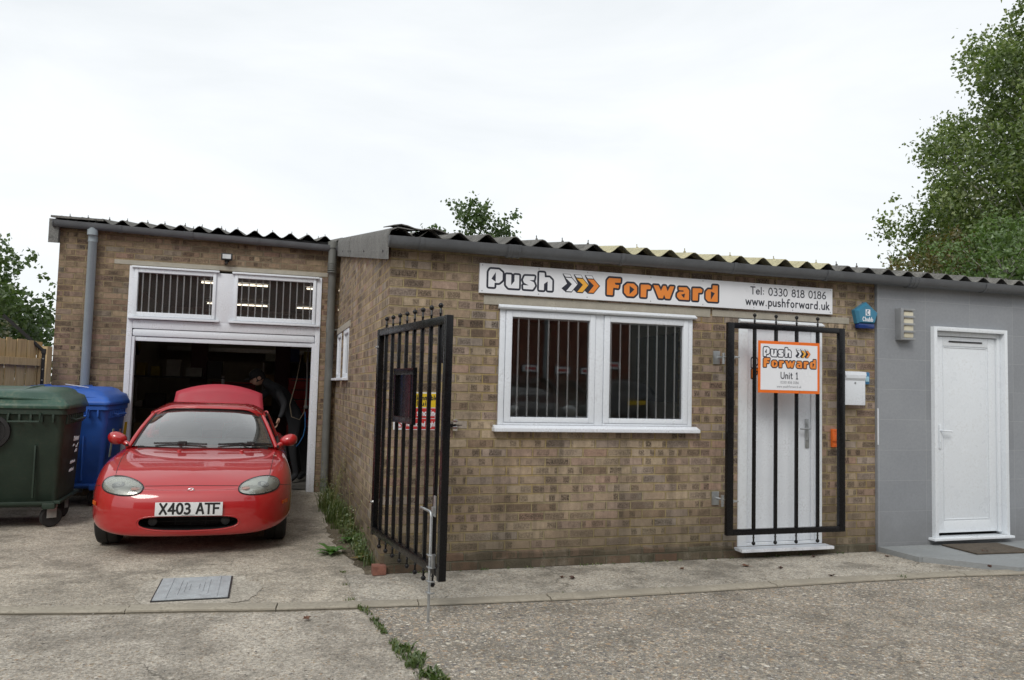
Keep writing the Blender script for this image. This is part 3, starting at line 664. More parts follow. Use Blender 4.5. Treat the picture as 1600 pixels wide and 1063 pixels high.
mb=MB(); mb.box(.26,4.66,.26,4.4,2.3,2.34); mb.build('ceiling',M_room,W)
# a notice board and blind on the office cross wall
tag(MB().box(3.035,3.048,.75,1.75,1.25,1.95).build('notice_board',M('blue_notice',(.045,.06,.10),.6,var=.3,scale=20)),'dark blue notice board on the office wall behind the window','notice board')
# red brick at the foot of the corner
mb=MB(); mb.bbox(-.065,.04,-.075,.02,-.108,-.035,.006); tag(mb.build('brick',M('red_brick_face',(.20,.085,.06),.95,var=.3,scale=20,bump=.8)),'single broken red brick at the foot of the corner','brick')

# ================================================================ GREY CLAD UNIT TO THE RIGHT
U=thing('grey_unit',(4.72,0,0),'grey tiled unit with white door adjoining the brick workshop','building'); U.location=(0,0,0)
mb=MB(); wall_grid(mb,E_+.003,14.5,-.15,EAV+.09,-.03,.25,[(5.368,6.305,-.02,2.068)]); mb.build('wall',M_greyclad,U)
mb=MB(); mb.box(14.25,14.5,.2501,12.9,-.15,3.2).box(E_+.003,14.25,12.7,12.9,-.15,4.4); mb.build('wall',M_brick2,U)
mb=MB(); mb.box(5.2,6.5,1.0,1.1,-.1,2.3); mb.build('inner_wall',M_int,U)
mb=MB(); mb.box(4.713,4.722,-.038,-.028,.9,1.25); mb.build('edge_trim',M_white,U)
mb=corrug(4.72,14.6,-.10,12.9,rz,phase=ph); bolts(mb,[c for k,c in enumerate(crest) if 4.8<c<14 and k%3==0],.06,rz,ph); mb.build('roof',M_roof,U,smooth=50)
# door
mb=MB(); mb.bbox(5.365,5.405,-.075,.05,.005,2.07,.004).bbox(6.268,6.308,-.075,.05,.005,2.07,.004).bbox(5.405,6.268,-.075,.05,2.03,2.07,.004)
mb.bbox(5.406,5.445,-.02,.06,.03,2.028,.004).bbox(6.228,6.267,-.02,.06,.03,2.028,.004).bbox(5.446,6.227,-.02,.06,1.985,2.028,.004)
mb.bbox(5.32,6.33,-.11,.05,-.02,.004,.004)
f2=mb.build('door_frame',M_upvc,U,smooth=30)
mb=MB(); 
mb.bbox(5.45,5.545,.0,.06,.035,1.98,.006).bbox(6.13,6.225,.0,.06,.035,1.98,.006).bbox(5.545,6.13,.0,.06,.035,.155,.006).bbox(5.545,6.13,.0,.06,1.885,1.98,.006)
mb.bbox(5.545,6.13,.008,.05,.155,1.885,.003)
for a in (5.556,6.115): mb.bbox(a-.005,a+.005,.002,.02,.165,1.875,.002)
mb.bbox(5.551,6.12,.002,.02,.16,.170,.002).bbox(5.551,6.12,.002,.02,1.87,1.88,.002)
d2=mb.build('door',M_upvc,U,smooth=30)
mb=MB(); mb.bbox(5.485,5.515,-.012,.0,.86,1.10,.01); mb.tube([(5.50,-.01,1.04),(5.50,-.045,1.04),(5.515,-.05,1.04),(5.61,-.045,1.035)],.009,8); mb.lathe([(.008,0),(.008,.006)],10,at(5.50,-.012,.93)@rot('X',90)); mb.build('handle',M_upvc,d2,smooth=40)
mb=MB(); mb.bbox(5.62,6.05,-.008,.0,1.925,1.94,.003); mb.build('trickle_vent',M_dark,d2)
# door slab and mat
sl=MB(); 
t_=thing('entrance_slab',(5,-.5,G),'low grey tiled slab in front of the white unit door','paving slab'); t_.location=(0,0,0)
rk=random.Random(2)
xs=[4.715,5.31,5.91,6.51,7.11,7.7]; 
for i in range(5):
    for (a,b) in ((-.50,-.034),(-1.02,-.503)):
        x0,x1=xs[i]+.002,xs[i+1]-.002
        mb=MB()
        if i==0 and a<-.6: poly=[(x1-.02,a),(x1,a),(x1,b),(x0+.06,b)]
        elif i==0: poly=[(x0+.02,a),(x1,a),(x1,b),(x0,b)]
        else: poly=[(x0,a),(x1,a),(x1,b),(x0,b)]
        mb.prism(poly,G-.01,G+.045+rk.uniform(0,.001),'z'); mb.build('slab_tile',M_slab,t_)
mb=MB(); mb.bbox(-.33,.33,-.21,.21,0,.014,.006); o=mb.build('doormat',M_mat); o.location=(5.72,-.33,G+.047); o.rotation_euler=(0,0,R(-3)); tag(o,'dark brown coir doormat on the grey slab','doormat')
# wall light
t_=thing('wall_light',(5.02,-.03,2.07),'grey louvred bulkhead light on the grey wall beside the alarm box','wall light')
mb=MB(); mb.bbox(-.09,-.055,-.075,0,-.155,.155,.004); mb.bbox(-.055,.085,-.02,0,-.155,.155,.004)
for z in (-.155,-.083,-.011,.061,.131): mb.bbox(-.055,.085,-.075,-.02,z,z+.022,.003)
mb.build('housing',M('grey_metal',(.30,.31,.32),.4,metal=.3),t_,smooth=30)
mb=MB()
mb.bbox(-.04,.078,-.062,-.021,-.132,.130,.015); mb.build('diffuser',M('opal_plastic',(.62,.58,.45),.4,var=.08),t_,smooth=40)

# ================================================================ LETTERING
from mathutils.geometry import tessellate_polygon
DEP=[0]
def addfill(mb,pl,y):
    tri=tessellate_polygon([[Vector((a,b,0)) for a,b in pl]]); mb.add([(a,y,b) for a,b in pl],[tuple(t) for t in tri])
def addoutline(mb,pl,r,y):
    """dark band of width r round a closed polygon, rounded at the corners"""
    n=len(pl)
    for i in range(n):
        a=Vector(pl[i]); b=Vector(pl[(i+1)%n]); d=b-a
        if d.length<1e-7: continue
        nn=Vector((-d.y,d.x)).normalized()*r; DEP[0]+=1; q=y-(DEP[0]%9)*.00004
        mb.add([(v.x,q,v.y) for v in (a+nn,a-nn,b-nn,b+nn)],[(0,1,2,3)])
        DEP[0]+=1; q=y-(DEP[0]%9)*.00004-.00002
        mb.add([(a.x+r*math.cos(k*math.pi/6),q,a.y+r*math.sin(k*math.pi/6)) for k in range(12)],[tuple(range(12))])
def soften(pl,r=.004):
    q=[]; n=len(pl)
    for i in range(n):
        a=Vector(pl[i-1]); b=Vector(pl[i]); c=Vector(pl[(i+1)%n]); k=min(r,(a-b).length*.35,(c-b).length*.35)
        p0=b+(a-b).normalized()*k; p1=b+(c-b).normalized()*k; m_=(p0+p1)/4+b/2; q+=[(p0.x,p0.y),(m_.x,m_.y),(p1.x,p1.y)]
    return q
def fillcurve(name,polys,off,mat,parent,mw,thick):
    mb=MB(); 
    for pl in polys:
        if off<0:
            c=(sum(p[0] for p in pl)/len(pl),sum(p[1] for p in pl)/len(pl)); pl=[(c[0]+(a-c[0])*.93,c[1]+(b-c[1])*.93) for a,b in pl]
        addfill(mb,pl,0)
        if off>0: addoutline(mb,pl,off,0)
    mb.v=[tuple(mw@Vector(v)) for v in mb.v]; return mb.build(name,mat,parent)
GL={
'P':([(0,0),(0,.84),(.1,1),(.6,1),(.82,.84),(.82,.42),(.62,.24),(.36,.24),(.36,0)],[(.17,.46),(.42,.84),(.42,.30)]),
'u':([(0,.76),(0,.16),(.16,0),(.78,0),(.78,.76),(.5,.76),(.5,.40),(.31,.16),(.31,.76)],None),
's':([(.04,0),(.02,.22),(.36,.22),(.08,.34),(0,.5),(.1,.74),(.7,.76),(.66,.54),(.38,.52),(.66,.42),(.74,.22),(.6,0)],None),
'h':([(0,0),(0,1),(.32,1),(.34,.74),(.62,.76),(.8,.6),(.8,0),(.52,0),(.52,.52),(.30,.36),(.30,0)],None),
'F':([(0,0),(0,.84),(.12,1),(.84,1),(.82,.76),(.46,.74),(.52,.62),(.74,.62),(.70,.42),(.38,.44),(.36,0)],None),
'o':([(.2,0),(0,.2),(0,.58),(.2,.76),(.6,.76),(.8,.58),(.8,.2),(.6,0)],[(.34,.62),(.64,.42),(.34,.12)]),
'r':([(0,0),(0,.74),(.5,.76),(.64,.68),(.6,.5),(.36,.48),(.34,0)],None),
'w':([(.28,0),(-.06,.76),(.26,.76),(.42,.44),(.56,.76),(.72,.76),(.84,.44),(1.0,.76),(1.26,.76),(.98,0),(.72,0),(.62,.22),(.54,0)],None),
'a':([(.16,0),(0,.16),(0,.34),(.16,.48),(.42,.48),(.42,.56),(.12,.56),(.1,.74),(.62,.76),(.78,.6),(.78,0)],[(.26,.3),(.52,.38),(.46,.1)]),
'd':([(.16,0),(0,.16),(0,.58),(.16,.74),(.44,.74),(.46,1),(.8,1),(.8,0)],[(.34,.62),(.6,.52),(.34,.1)]),
}
def word(txt,x,z,h,parent,y,fill,wtot=None,drop=0.0):
    adv={'P':1.02,'u':1.0,'s':.97,'h':.98,'F':1.04,'o':1.03,'r':.85,'w':1.44,'a':1.01,'d':.90}
    tot=sum(adv[c] for c in txt); sx=(wtot/tot if wtot else h); cx=x; r=.112*h
    for k,c in enumerate(txt):
        pl,tr=GL[c]; P=soften([(cx+a*sx,z+b*h) for a,b in pl],.03*h)
        mb=MB(); mb.mi=0; addfill(mb,P,y-.0004-.00003*k); addoutline(mb,P,r,y-.0005)
        mb.mi=1; addfill(mb,P,y-.0014)
        if tr: mb.mi=0; addfill(mb,[(cx+a*sx,z+b*h) for a,b in tr],y-.0020)
        mb.build('letter',[M_ink,fill],parent); cx+=adv[c]*sx
def chevrons(x,z,h,parent,y,wtot):
    s=wtot/2.35
    for k,(c) in enumerate((M_signwhite,M_amber,M_orange)):
        ox=x+k*.66*s
        dk=[(0,1),(.12,.97),(.5,.5),(.18,0),(.02,.12),(.28,.48),(-.02,1)]
        body=[(.12,.82),(.52,.82),(.88,.45),(.52,0),(.18,0),(.54,.45)]
        topf=[(.0,1),(.42,1),(.52,.84),(.14,.84)]
        P=lambda pl:[(ox+a*s,z+b*h) for a,b in pl]
        fillcurve('chevron_outline',[P(body)],.0042*h/.16,M_ink,parent,at(0,y-.0006-k*.0006,0),.0002)
        fillcurve('chevron_shadow',[P([(-.02,1.0),(.12,.84),(.50,.45),(.16,0),(-.06,.18),(.26,.46)])],0.001,M_ink,parent,at(0,y-.0010-k*.0006,0),.0002)
        fillcurve('chevron_top',[P(topf)],.003*h/.16,M_ink,parent,at(0,y-.0009-k*.0006,0),.0002)
        fillcurve('chevron_top',[P(topf)],-.001,M_signwhite,parent,at(0,y-.0040,0),.0002)
        fillcurve('chevron',[P(body)],-.0012,c,parent,at(0,y-.0044,0),.0002)
# stroke font
import math as _m
def arc(cx,cy,rx,ry,a0,a1,n=10): return [(cx+rx*_m.cos(R(a0+(a1-a0)*i/n)),cy+ry*_m.sin(R(a0+(a1-a0)*i/n))) for i in range(n+1)]
SF={
'T':(.62,[[(0,1),(.6,1)],[(.3,1),(.3,0)]]),'e':(.5,[[(.03,.33),(.45,.36)]+arc(.25,.33,.22,.30,5,320)]),'l':(.18,[[(.08,1),(.08,0)]]),
':':(.22,[[(.1,.55),(.1,.52)],[(.1,.12),(.1,.09)]]),'.':(.24,[[(.1,.03),(.1,.0)]]),' ':(.34,[]),
'0':(.6,[arc(.28,.5,.25,.5,0,360,16)]),'3':(.56,[arc(.2,.75,.24,.25,120,-85)+arc(.22,.25,.26,.26,85,-130)]),
'8':(.58,[arc(.27,.76,.2,.23,0,360,14),arc(.27,.26,.25,.27,0,360,14)]),'1':(.42,[[(.05,.8),(.22,1),(.22,0)],[(.08,0),(.36,0)]]),
'6':(.56,[[(.42,.98),(.25,.85),(.1,.6),(.04,.3)]+arc(.27,.27,.23,.26,180,520,14)]),
'w':(.72,[[(0,.6),(.16,0),(.33,.55),(.50,0),(.66,.6)]]),'p':(.5,[[(.06,.6),(.06,-.35)],arc(.26,.3,.2,.3,180,-180,14)]),
'u':(.5,[[(.04,.6),(.05,.2)]+arc(.22,.2,.17,.2,180,340,8)+[(.42,.6),(.43,0)]]),'s':(.45,[arc(.2,.46,.16,.14,40,250,8)+arc(.2,.15,.18,.15,80,-140,8)]),
'h':(.5,[[(.05,1),(.05,0)],[(.05,.35)]+arc(.23,.38,.18,.22,160,0,8)+[(.41,0)]]),'f':(.42,[[(.4,.95)]+arc(.3,.8,.14,.18,80,180,6)+[(.15,0)],[(0,.55),(.34,.56)]]),
'o':(.52,[arc(.23,.3,.2,.3,0,360,14)]),'r':(.4,[[(.06,.6),(.06,0)],[(.06,.35)]+arc(.22,.4,.16,.2,160,50,6)]),
'a':(.52,[arc(.22,.28,.19,.28,40,320,12),[(.41,.58),(.42,0)]]),'d':(.52,[arc(.22,.28,.19,.28,40,320,12),[(.42,1),(.42,0)]]),'k':(.48,[[(.05,1),(.05,0)],[(.38,.6),(.06,.25)],[(.15,.33),(.42,0)]]),
'U':(.7,[[(.04,1),(.04,.3)]+arc(.32,.3,.28,.3,180,360,10)+[(.6,1)]]),'n':(.5,[[(.05,.62),(.05,0)],[(.05,.38)]+arc(.23,.4,.18,.22,160,0,8)+[(.41,0)]]),'i':(.18,[[(.07,.62),(.07,0)],[(.07,.9),(.07,.86)]]),
't':(.36,[[(.14,.9),(.14,.1),(.24,0),(.32,.02)],[(0,.62),(.3,.62)]]),
'X':(.66,[[(.02,0),(.56,1)],[(.02,1),(.56,0)]]),'4':(.62,[[(.42,0),(.42,1),(.02,.3),(.56,.3)]]),'A':(.68,[[(0,0),(.28,1),(.34,1),(.60,0)],[(.1,.32),(.5,.32)]]),'F':(.6,[[(.04,0),(.04,1),(.52,1)],[(.04,.52),(.44,.52)]]),
'C':(.64,[arc(.32,.5,.28,.5,50,310,12)]),'b':(.52,[[(.05,1),(.05,0)],arc(.24,.3,.2,.3,180,-180,12)]),
'N':(.68,[[(.04,0),(.04,1),(.56,0),(.56,1)]]),'m':(.78,[[(.05,.6),(.05,0)],[(.05,.35)]+arc(.2,.42,.15,.18,160,0,6)+[(.35,0)],[(.35,.35)]+arc(.52,.42,.16,.18,160,0,6)+[(.68,0)]]),
'g':(.5,[arc(.22,.3,.19,.28,30,330,12),[(.41,.6),(.42,-.1)]+arc(.22,-.12,.2,.2,0,-150,6)]),
}
def stroke(name,txt,x,z,h,parent,y,mat,wtot=None,t=.1,mw=None,sq=False,place=None):
    """place maps (u,z,depth)->Vector; default is the x-z plane facing -y"""
    adv=sum(SF[c][0]+.12 for c in txt); sx=(wtot/adv if wtot else h); mb=MB(); w=t*h/2; dep=0
    if place is None: place=lambda u,v,d:Vector((u,y-.001-d,v))
    cx=x
    for c in txt:
        a,strokes=SF[c]
        for st in strokes:
            pts=[Vector((cx+p[0]*sx,z+p[1]*h)) for p in st]
            for i in range(len(pts)-1):
                d=pts[i+1]-pts[i]
                if d.length<1e-6: continue
                d.normalize(); n=Vector((-d.y,d.x))*w; e=d*w if sq else d*0; dep+=1; dd=(dep%7)*.00009
                q=[pts[i]-e+n,pts[i]-e-n,pts[i+1]+e-n,pts[i+1]+e+n]; mb.add([place(v.x,v.y,dd) for v in q],[(0,1,2,3)])
            if not sq:
                for p in pts:
                    dep+=1; dd=(dep%7)*.00009+.00004; mb.add([place(p.x+w*math.cos(k*math.pi/4),p.y+w*math.sin(k*math.pi/4),dd) for k in range(8)],[tuple(range(8))])
        cx+=(a+.12)*sx
    return mb.build(name,mat,parent)

# ---- long fascia sign
sg=thing('shop_sign',(2.46,-.03,2.25),'long white sign with Push Forward lettering, telephone number and web address above the window','sign'); sg.location=(0,0,0)
mb=MB(); mb.bbox(.728,4.195,-.032,-.001,2.127,2.372,.002); mb.build('board',M_signwhite,sg)
ys=-.032
word('Push',.802,2.180,.148,sg,ys,M_signwhite,wtot=.585)
chevrons(1.455,2.180,.150,sg,ys,.36)
word('Forward',1.862,2.176,.148,sg,ys,M_orange,wtot=1.105)
stroke('phone_number','Tel: 0330 818 0186',3.295,2.270,.066,sg,ys,M_ink,wtot=.835,t=.15)
stroke('web_address','www.pushforward.uk',3.245,2.170,.072,sg,ys,M_ink,wtot=.925,t=.16)
mb=MB()
for x in (.75,1.24,1.68,2.28,2.80,3.33,3.75,4.17):
    for z in (2.145,2.357): mb.lathe([(.0055,0),(.004,.003)],8,at(x,ys,z)@rot('X',90))
mb.build('screw',M_galv,sg)

# ---- gate in front of the office door
def finial(mb,x,y,z,s=1,up=1):
    mb.lathe([(.0075,0),(.0075,.02*up),(.0115,.026*up),(.0075,.032*up),(.0075,.062*up),(.006,.064*up)],8,at(x,y,z))
    mb.lathe([(.003,.060*up),(.012,.064*up),(.0165,.074*up),(.0165,.080*up),(.012,.089*up),(.003,.094*up)],10,at(x,y,z))
gy=-.215
gt=thing('security_gate',(0,0,0),'black steel bar gate closed across the white office door, carrying the orange sign','gate')
mb=MB(); x0,x1,z0,z1=2.935,4.168,.130,1.979; b=.055
mb.bbox(x0,x0+b+.008,gy-.02,gy+.02,z0,z1,.004).bbox(x1-b-.008,x1,gy-.02,gy+.02,z0,z1,.004).bbox(x0+b+.008,x1-b-.008,gy-.0195,gy+.0195,z1-.05,z1,.003).bbox(x0+b+.008,x1-b-.008,gy-.0195,gy+.0195,z0,z0+.05,.003)
mb.build('gate_frame',M_black,gt,smooth=30)
for x in (3.215,3.437,3.655,3.882):
    mb=MB(); mb.bbox(x-.0135,x+.0135,gy-.012,gy+.012,z0+.05,z1-.05,.003); finial(mb,x,gy,z1-.001); finial(mb,x,gy,z0+.001,up=-1); mb.build('gate_bar',M_black,gt,smooth=40)
for z in (1.675,.42):
    mb=MB(); mb.bbox(2.93,3.0,-.012,0,z-.06,z+.06,.003,mat=at(-.005,0,0)); mb.tube([(2.975,-.012,z),(2.975,-.10,z)],.010,8); mb.tube([(2.975,-.10,z-.04),(2.975,-.10,z+.04)],.0135,10)
    mb.tube([(2.975,-.10,z),(2.975,gy,z),(3.04,gy,z)],.009,8); mb.tube([(2.99,gy,z),(3.06,gy,z)],.007,8); mb.lathe([(.016,0),(.016,.012)],6,at(2.999,gy,z)@rot('Y',90)); mb.lathe([(.012,-.06),(.012,-.03)],6,at(2.975,-.10,z))
    mb.build('hinge',M_galv,gt,smooth=40)
# orange sign hung on the gate bars
sb=thing('unit_sign',(0,0,0),'square white sign with orange border reading Unit 1, fixed to the door gate','sign')
ys=gy-.022; mb=MB(); mb.bbox(3.238,3.885,ys,ys+.004,1.370,1.831,.001); mb.build('border',M_orange2,sb)
mb=MB(); mb.bbox(3.262,3.860,ys-.0018,ys-.0002,1.396,1.804,.0005); mb.build('board',M_signwhite,sb)
ys-=.002
word('Push',3.290,1.694,.080,sb,ys,M_signwhite,wtot=.300)
chevrons(3.628,1.692,.078,sb,ys,.165)
word('Forward',3.290,1.598,.080,sb,ys,M_orange,wtot=.560)
stroke('unit_number','Unit 1',3.470,1.500,.056,sb,ys,M_ink,wtot=.19,t=.15)
M_inkg=M('grey_ink',(.25,.26,.28),.5)
stroke('phone_number','0330 818 0186',3.468,1.456,.021,sb,ys,M_inkg,wtot=.195,t=.12)
stroke('web_address','www.pushforward.uk',3.430,1.420,.020,sb,ys,M_inkg,wtot=.26,t=.12)
mb=MB()
for x in (3.455,3.67):
    for z in (1.819,1.383): mb.lathe([(.005,0),(.004,.003)],8,at(x,ys+.002,z)@rot('X',90))
mb.build('screw',M_chrome,sb)
# matching sticker on the door itself
st=thing('door_sticker',(0,0,0),'Push Forward lettering stuck on the white door behind the orange sign','sticker')
word('Push',3.345,1.600,.088,st,.020,M_signwhite,wtot=.300); word('Forward',3.345,1.502,.088,st,.020,M_orange,wtot=.558)

# ---- small things on the office wall
cb=thing('alarm_box',(4.572,0,2.135),'blue pentagonal burglar alarm box with white lettering high on the brick wall','alarm box')
pen=[(0,.125),(-.128,.045),(-.098,-.075),(.092,-.075),(.128,.03)]
def pent(sc): return [(a*sc,b*sc) for a,b in pen]
mb=MB(); A=pent(1.04);B=pent(.86); n=5
vs=[(a,0,b) for a,b in A]+[(a,-.045,b) for a,b in A]+[(a,-.07,b) for a,b in B]
mb.add(vs,[tuple(range(n))]+[(i,(i+1)%n,n+(i+1)%n,n+i) for i in range(n)]+[(n+i,n+(i+1)%n,2*n+(i+1)%n,2*n+i) for i in range(n)]+[tuple(range(2*n,3*n))])
mb.build('cover',M('teal_plastic',(.045,.20,.32),.35,var=.06),cb)
mb=MB(); mb.bbox(-.096,.09,-.06,-.002,-.125,-.078,.012); mb.build('strobe_lens',M('navy_lens',(.01,.035,.17),.2),cb,smooth=30)
stroke('lettering','Chubb',-.062,-.055,.038,cb,-.0702,M_signwhite,wtot=.125,t=.2)
mb=MB(); mb.box(-.028,.026,-.0712,-.0704,-.002,.058); mb.build('emblem',M_signwhite,cb)
stroke('emblem_letter','C',-.016,.008,.04,cb,-.0722,M('teal_ink',(.03,.15,.25),.4),wtot=.032,t=.22)
lb=thing('letter_box',(4.404,0,1.275),'white steel letter box on the brick wall right of the gate','letter box')
mb=MB(); mb.bbox(-.118,.118,-.09,-.002,0,.275,.006); mb.prism([(-.092,.272),(-.105,.28),(-.098,.315),(-.002,.322),(-.002,.272)],-.12,.12,'x'); mb.build('body',M_white,lb,smooth=30)
mb=MB(); mb.prism([(-.0925,.235),(-.104,.255),(-.106,.285),(-.0925,.285)],-.112,.112,'x'); mb.build('flap',M_white,lb)
mb=MB(); mb.lathe([(.009,0),(.009,.005)],12,at(0,-.09,.21)@rot('X',90)); mb.build('lock',M_galv,lb)
mb=MB(); mb.bbox(4.545,4.62,-.04,-.001,1.475,1.592,.012); mb.mi=1; mb.bbox(4.562,4.606,-.045,-.039,1.50,1.55,.008)
o=mb.build('key_safe',[M('blue_plastic',(.03,.15,.30),.4),M('pale_blue',(.3,.5,.6),.4)],smooth=30); tag(o,'small blue box fixed on the wall behind the letter box','box')
mb=MB(); mb.bbox(4.196,4.262,-.03,-.001,.875,1.045,.005).bbox(4.19,4.268,-.042,-.03,.93,.99,.004)
for z in (.89,1.03): mb.lathe([(.008,0),(.006,.006)],8,at(4.229,-.03,z)@rot('X',90))
o=mb.build('lock_keep',M('orange_paint',(.75,.15,.02),.45,var=.1),smooth=30); tag(o,'orange steel lock keep on the bricks beside the door','lock keep')
mb=MB(); mb.tube([(4.168,gy,.955),(4.225,gy-.01,.953)],.004,6)
mb.build('bolt',M_black,gt)
# chrome hinge clasp on wall near open gate
mb=MB(); 
for z in (1.072,1.018): mb.bbox(.535,.572,-.06,-.001,z-.018,z+.018,.004)
mb.mi=1; mb.bbox(.51,.56,-.05,-.0,1.035,1.055,.002); mb.tube([(.56,-.03,1.045),(.615,-.03,1.045)],.003,6)
o=mb.build('wall_catch',[M_chrome,M_black],smooth=30); tag(o,'bright zinc gate catch bolted to the bricks beside the open gate','gate catch')
# warning sign behind the open gate
ws=thing('warning_sign',(0,0,0),'yellow and red no smoking sign on the bricks behind the open gate','sign')
mb=MB(); mb.bbox(.066,.43,-.006,-.0005,1.003,1.303,.001); mb.build('board',M_signwhite,ws)
def pl(x0,x1,z0,z1,mat,n): mb=MB(); mb.box(x0,x1,-.0075,-.0062,z0,z1); return mb.build(n,mat,ws)
M_yel=M('yellow_ink',(.75,.52,.02),.4,var=.04); M_redi=M('red_ink',(.55,.03,.03),.4,var=.04)
pl(.165,.426,1.183,1.293,M_yel,'yellow_panel'); pl(.165,.426,1.098,1.176,M_redi,'red_panel'); pl(.165,.426,1.010,1.092,M_redi,'red_panel')
fillcurve('hazard_triangle',[[(.085,1.20),(.150,1.20),(.117,1.275)]],0,M_yel,ws,at(0,-.0072,0),.0003)
fillcurve('hazard_triangle',[[(.085,1.20),(.150,1.20),(.117,1.275)]],.004,M_ink,ws,at(0,-.0066,0),.0003)
for z in (1.137,1.052):
    mb=MB(); pts=[(.117+.028*math.cos(a*math.pi/8),-.008,z+.028*math.sin(a*math.pi/8)) for a in range(16)]; mb.tube(pts,.0042,6,closed=True); mb.tube([(.098,-.008,z+.02),(.137,-.008,z-.02)],.004,6); mb.build('prohibition_ring',M_redi,ws)
ys=-.0078
stroke('lettering','No smoking',.175,1.118,.045,ws,ys,M_signwhite,wtot=.245,t=.2)
stroke('lettering','No naked lights',.172,1.034,.036,ws,ys,M_signwhite,wtot=.250,t=.2)
stroke('lettering','lammable',.245,1.243,.034,ws,ys,M_ink,wtot=.17,t=.2) if all(c in SF for c in 'lammable') else None
stroke('lettering','liuid',.245,1.198,.034,ws,ys,M_ink,wtot=.12,t=.2)
# floodlight on the garage
t_=thing('floodlight',(-1.472,D,2.95),'small black floodlight mounted above the garage windows','floodlight')
mb=MB(); mb.bbox(-.07,.07,-.10,-.055,-.005,.085,.006); mb.tube([(0,-.05,.03),(0,0,0)],.008,6); mb.bbox(-.03,.03,-.02,0,-.02,.02,.003); mb.tube([(0,-.07,-.01),(.015,-.05,-.05),(-.02,-.04,-.06),(-.02,0,-.03)],.005,6); mb.lathe([(.018,-.012),(.018,.006)],10,at(0,-.07,-.035)); mb.build('housing',M_dark,t_,smooth=30)
mb=MB(); mb.box(-.052,.052,-.104,-.101,.012,.070); mb.build('lens',M('led_lens',(.55,.57,.58),.3),t_)

# ================================================================ OPEN GATE (standing off the corner)
a=Vector((-.035,.17,0)); b=Vector((.18,-1.42,0)); d=(b-a); Lg=d.length; ang=math.atan2(d.y,d.x)
og=thing('side_gate',(a.x,a.y,0),'tall black steel bar gate standing open at the corner of the brick building','gate',rz=ang)
z0,z1=.175,1.80
mb=MB(); mb.bbox(-.02,.035,-.022,.022,z0-.01,z1,.004); mb.bbox(Lg-.05,Lg-.004,-.024,.024,z0-.02,z1+.002,.004)
mb.bbox(.035,Lg-.05,-.021,.021,z1-.055,z1,.003).bbox(.035,Lg-.05,-.021,.021,z0,z0+.055,.003); mb.bbox(Lg-.075,Lg-.056,-.024,.024,z1-.30,z1-.056,.003); mb.build('gate_frame',M_black,og,smooth=30)
nb=8
for k in range(nb):
    x=.035+(Lg-.11)*(k+.75)/(nb+.35)
    mb=MB(); mb.bbox(x-.0135,x+.0135,-.012,.012,z0+.055,z1-.055,.003); finial(mb,x,0,z1-.001); finial(mb,x,0,z0+.001,up=-1); mb.build('gate_bar',M_black,og,smooth=40)
mb=MB(); yb=-.05 
lx0,lx1=.035+(Lg-.11)*3.0/8.35-.04,.035+(Lg-.11)*5.4/8.35
fz0,fz1=1.085,1.475
S_=-1
mb.bbox(lx0,lx1,S_*.012,S_*.034,fz0,fz0+.045,.004).bbox(lx0,lx1,S_*.012,S_*.034,fz1-.045,fz1,.004).bbox(lx0,lx0+.045,S_*.012,S_*.034,fz0+.045,fz1-.045,.004).bbox(lx1-.05,lx1,S_*.012,S_*.034,fz0+.045,fz1-.045,.004)
mb.bbox(lx0+.02,lx1-.02,S_*.005,S_*.0115,fz0+.02,fz1-.02,.002)
lp=mb.build('lock_plate',M_black,og,smooth=30)
for z in (.42,1.655): mb=MB(); mb.lathe([(.014,0),(.014,.012)],6,at(.008,-.022,z)@rot('X',90)); mb.lathe([(.008,.012),(.008,.022)],8,at(.008,-.022,z)@rot('X',90)); mb.build('hinge_bolt',M_chrome,og,smooth=40)
# drop bolt
xr=Lg-.185+.0
mb=MB(); yr=-.045; xr=Lg-.115
mb.tube([(xr-.20,yr,.565),(xr-.03,yr,.565),(xr-.008,yr,.56),(xr,yr,.54),(xr,yr,G-.02)],.0088,10); mb.build('drop_bolt',M_galv,og,smooth=50)
mb=MB()
for z in (.30,.225,.14,.07): mb.tube([(xr-.02,yr-.012,z),(xr+.018,yr-.014,z),(xr+.03,yr+.0,z),(xr+.03,-.02,z)],.0055,6)
mb.bbox(xr+.024,xr+.036,yr,-.023,.22,.31,.002); mb.bbox(xr+.01,xr+.05,-.038,-.030,.54,.67,.004); mb.bbox(xr+.005,xr+.03,-.05,-.030,.56,.60,.004)
mb.build('bolt_keep',M_galv,og,smooth=40)

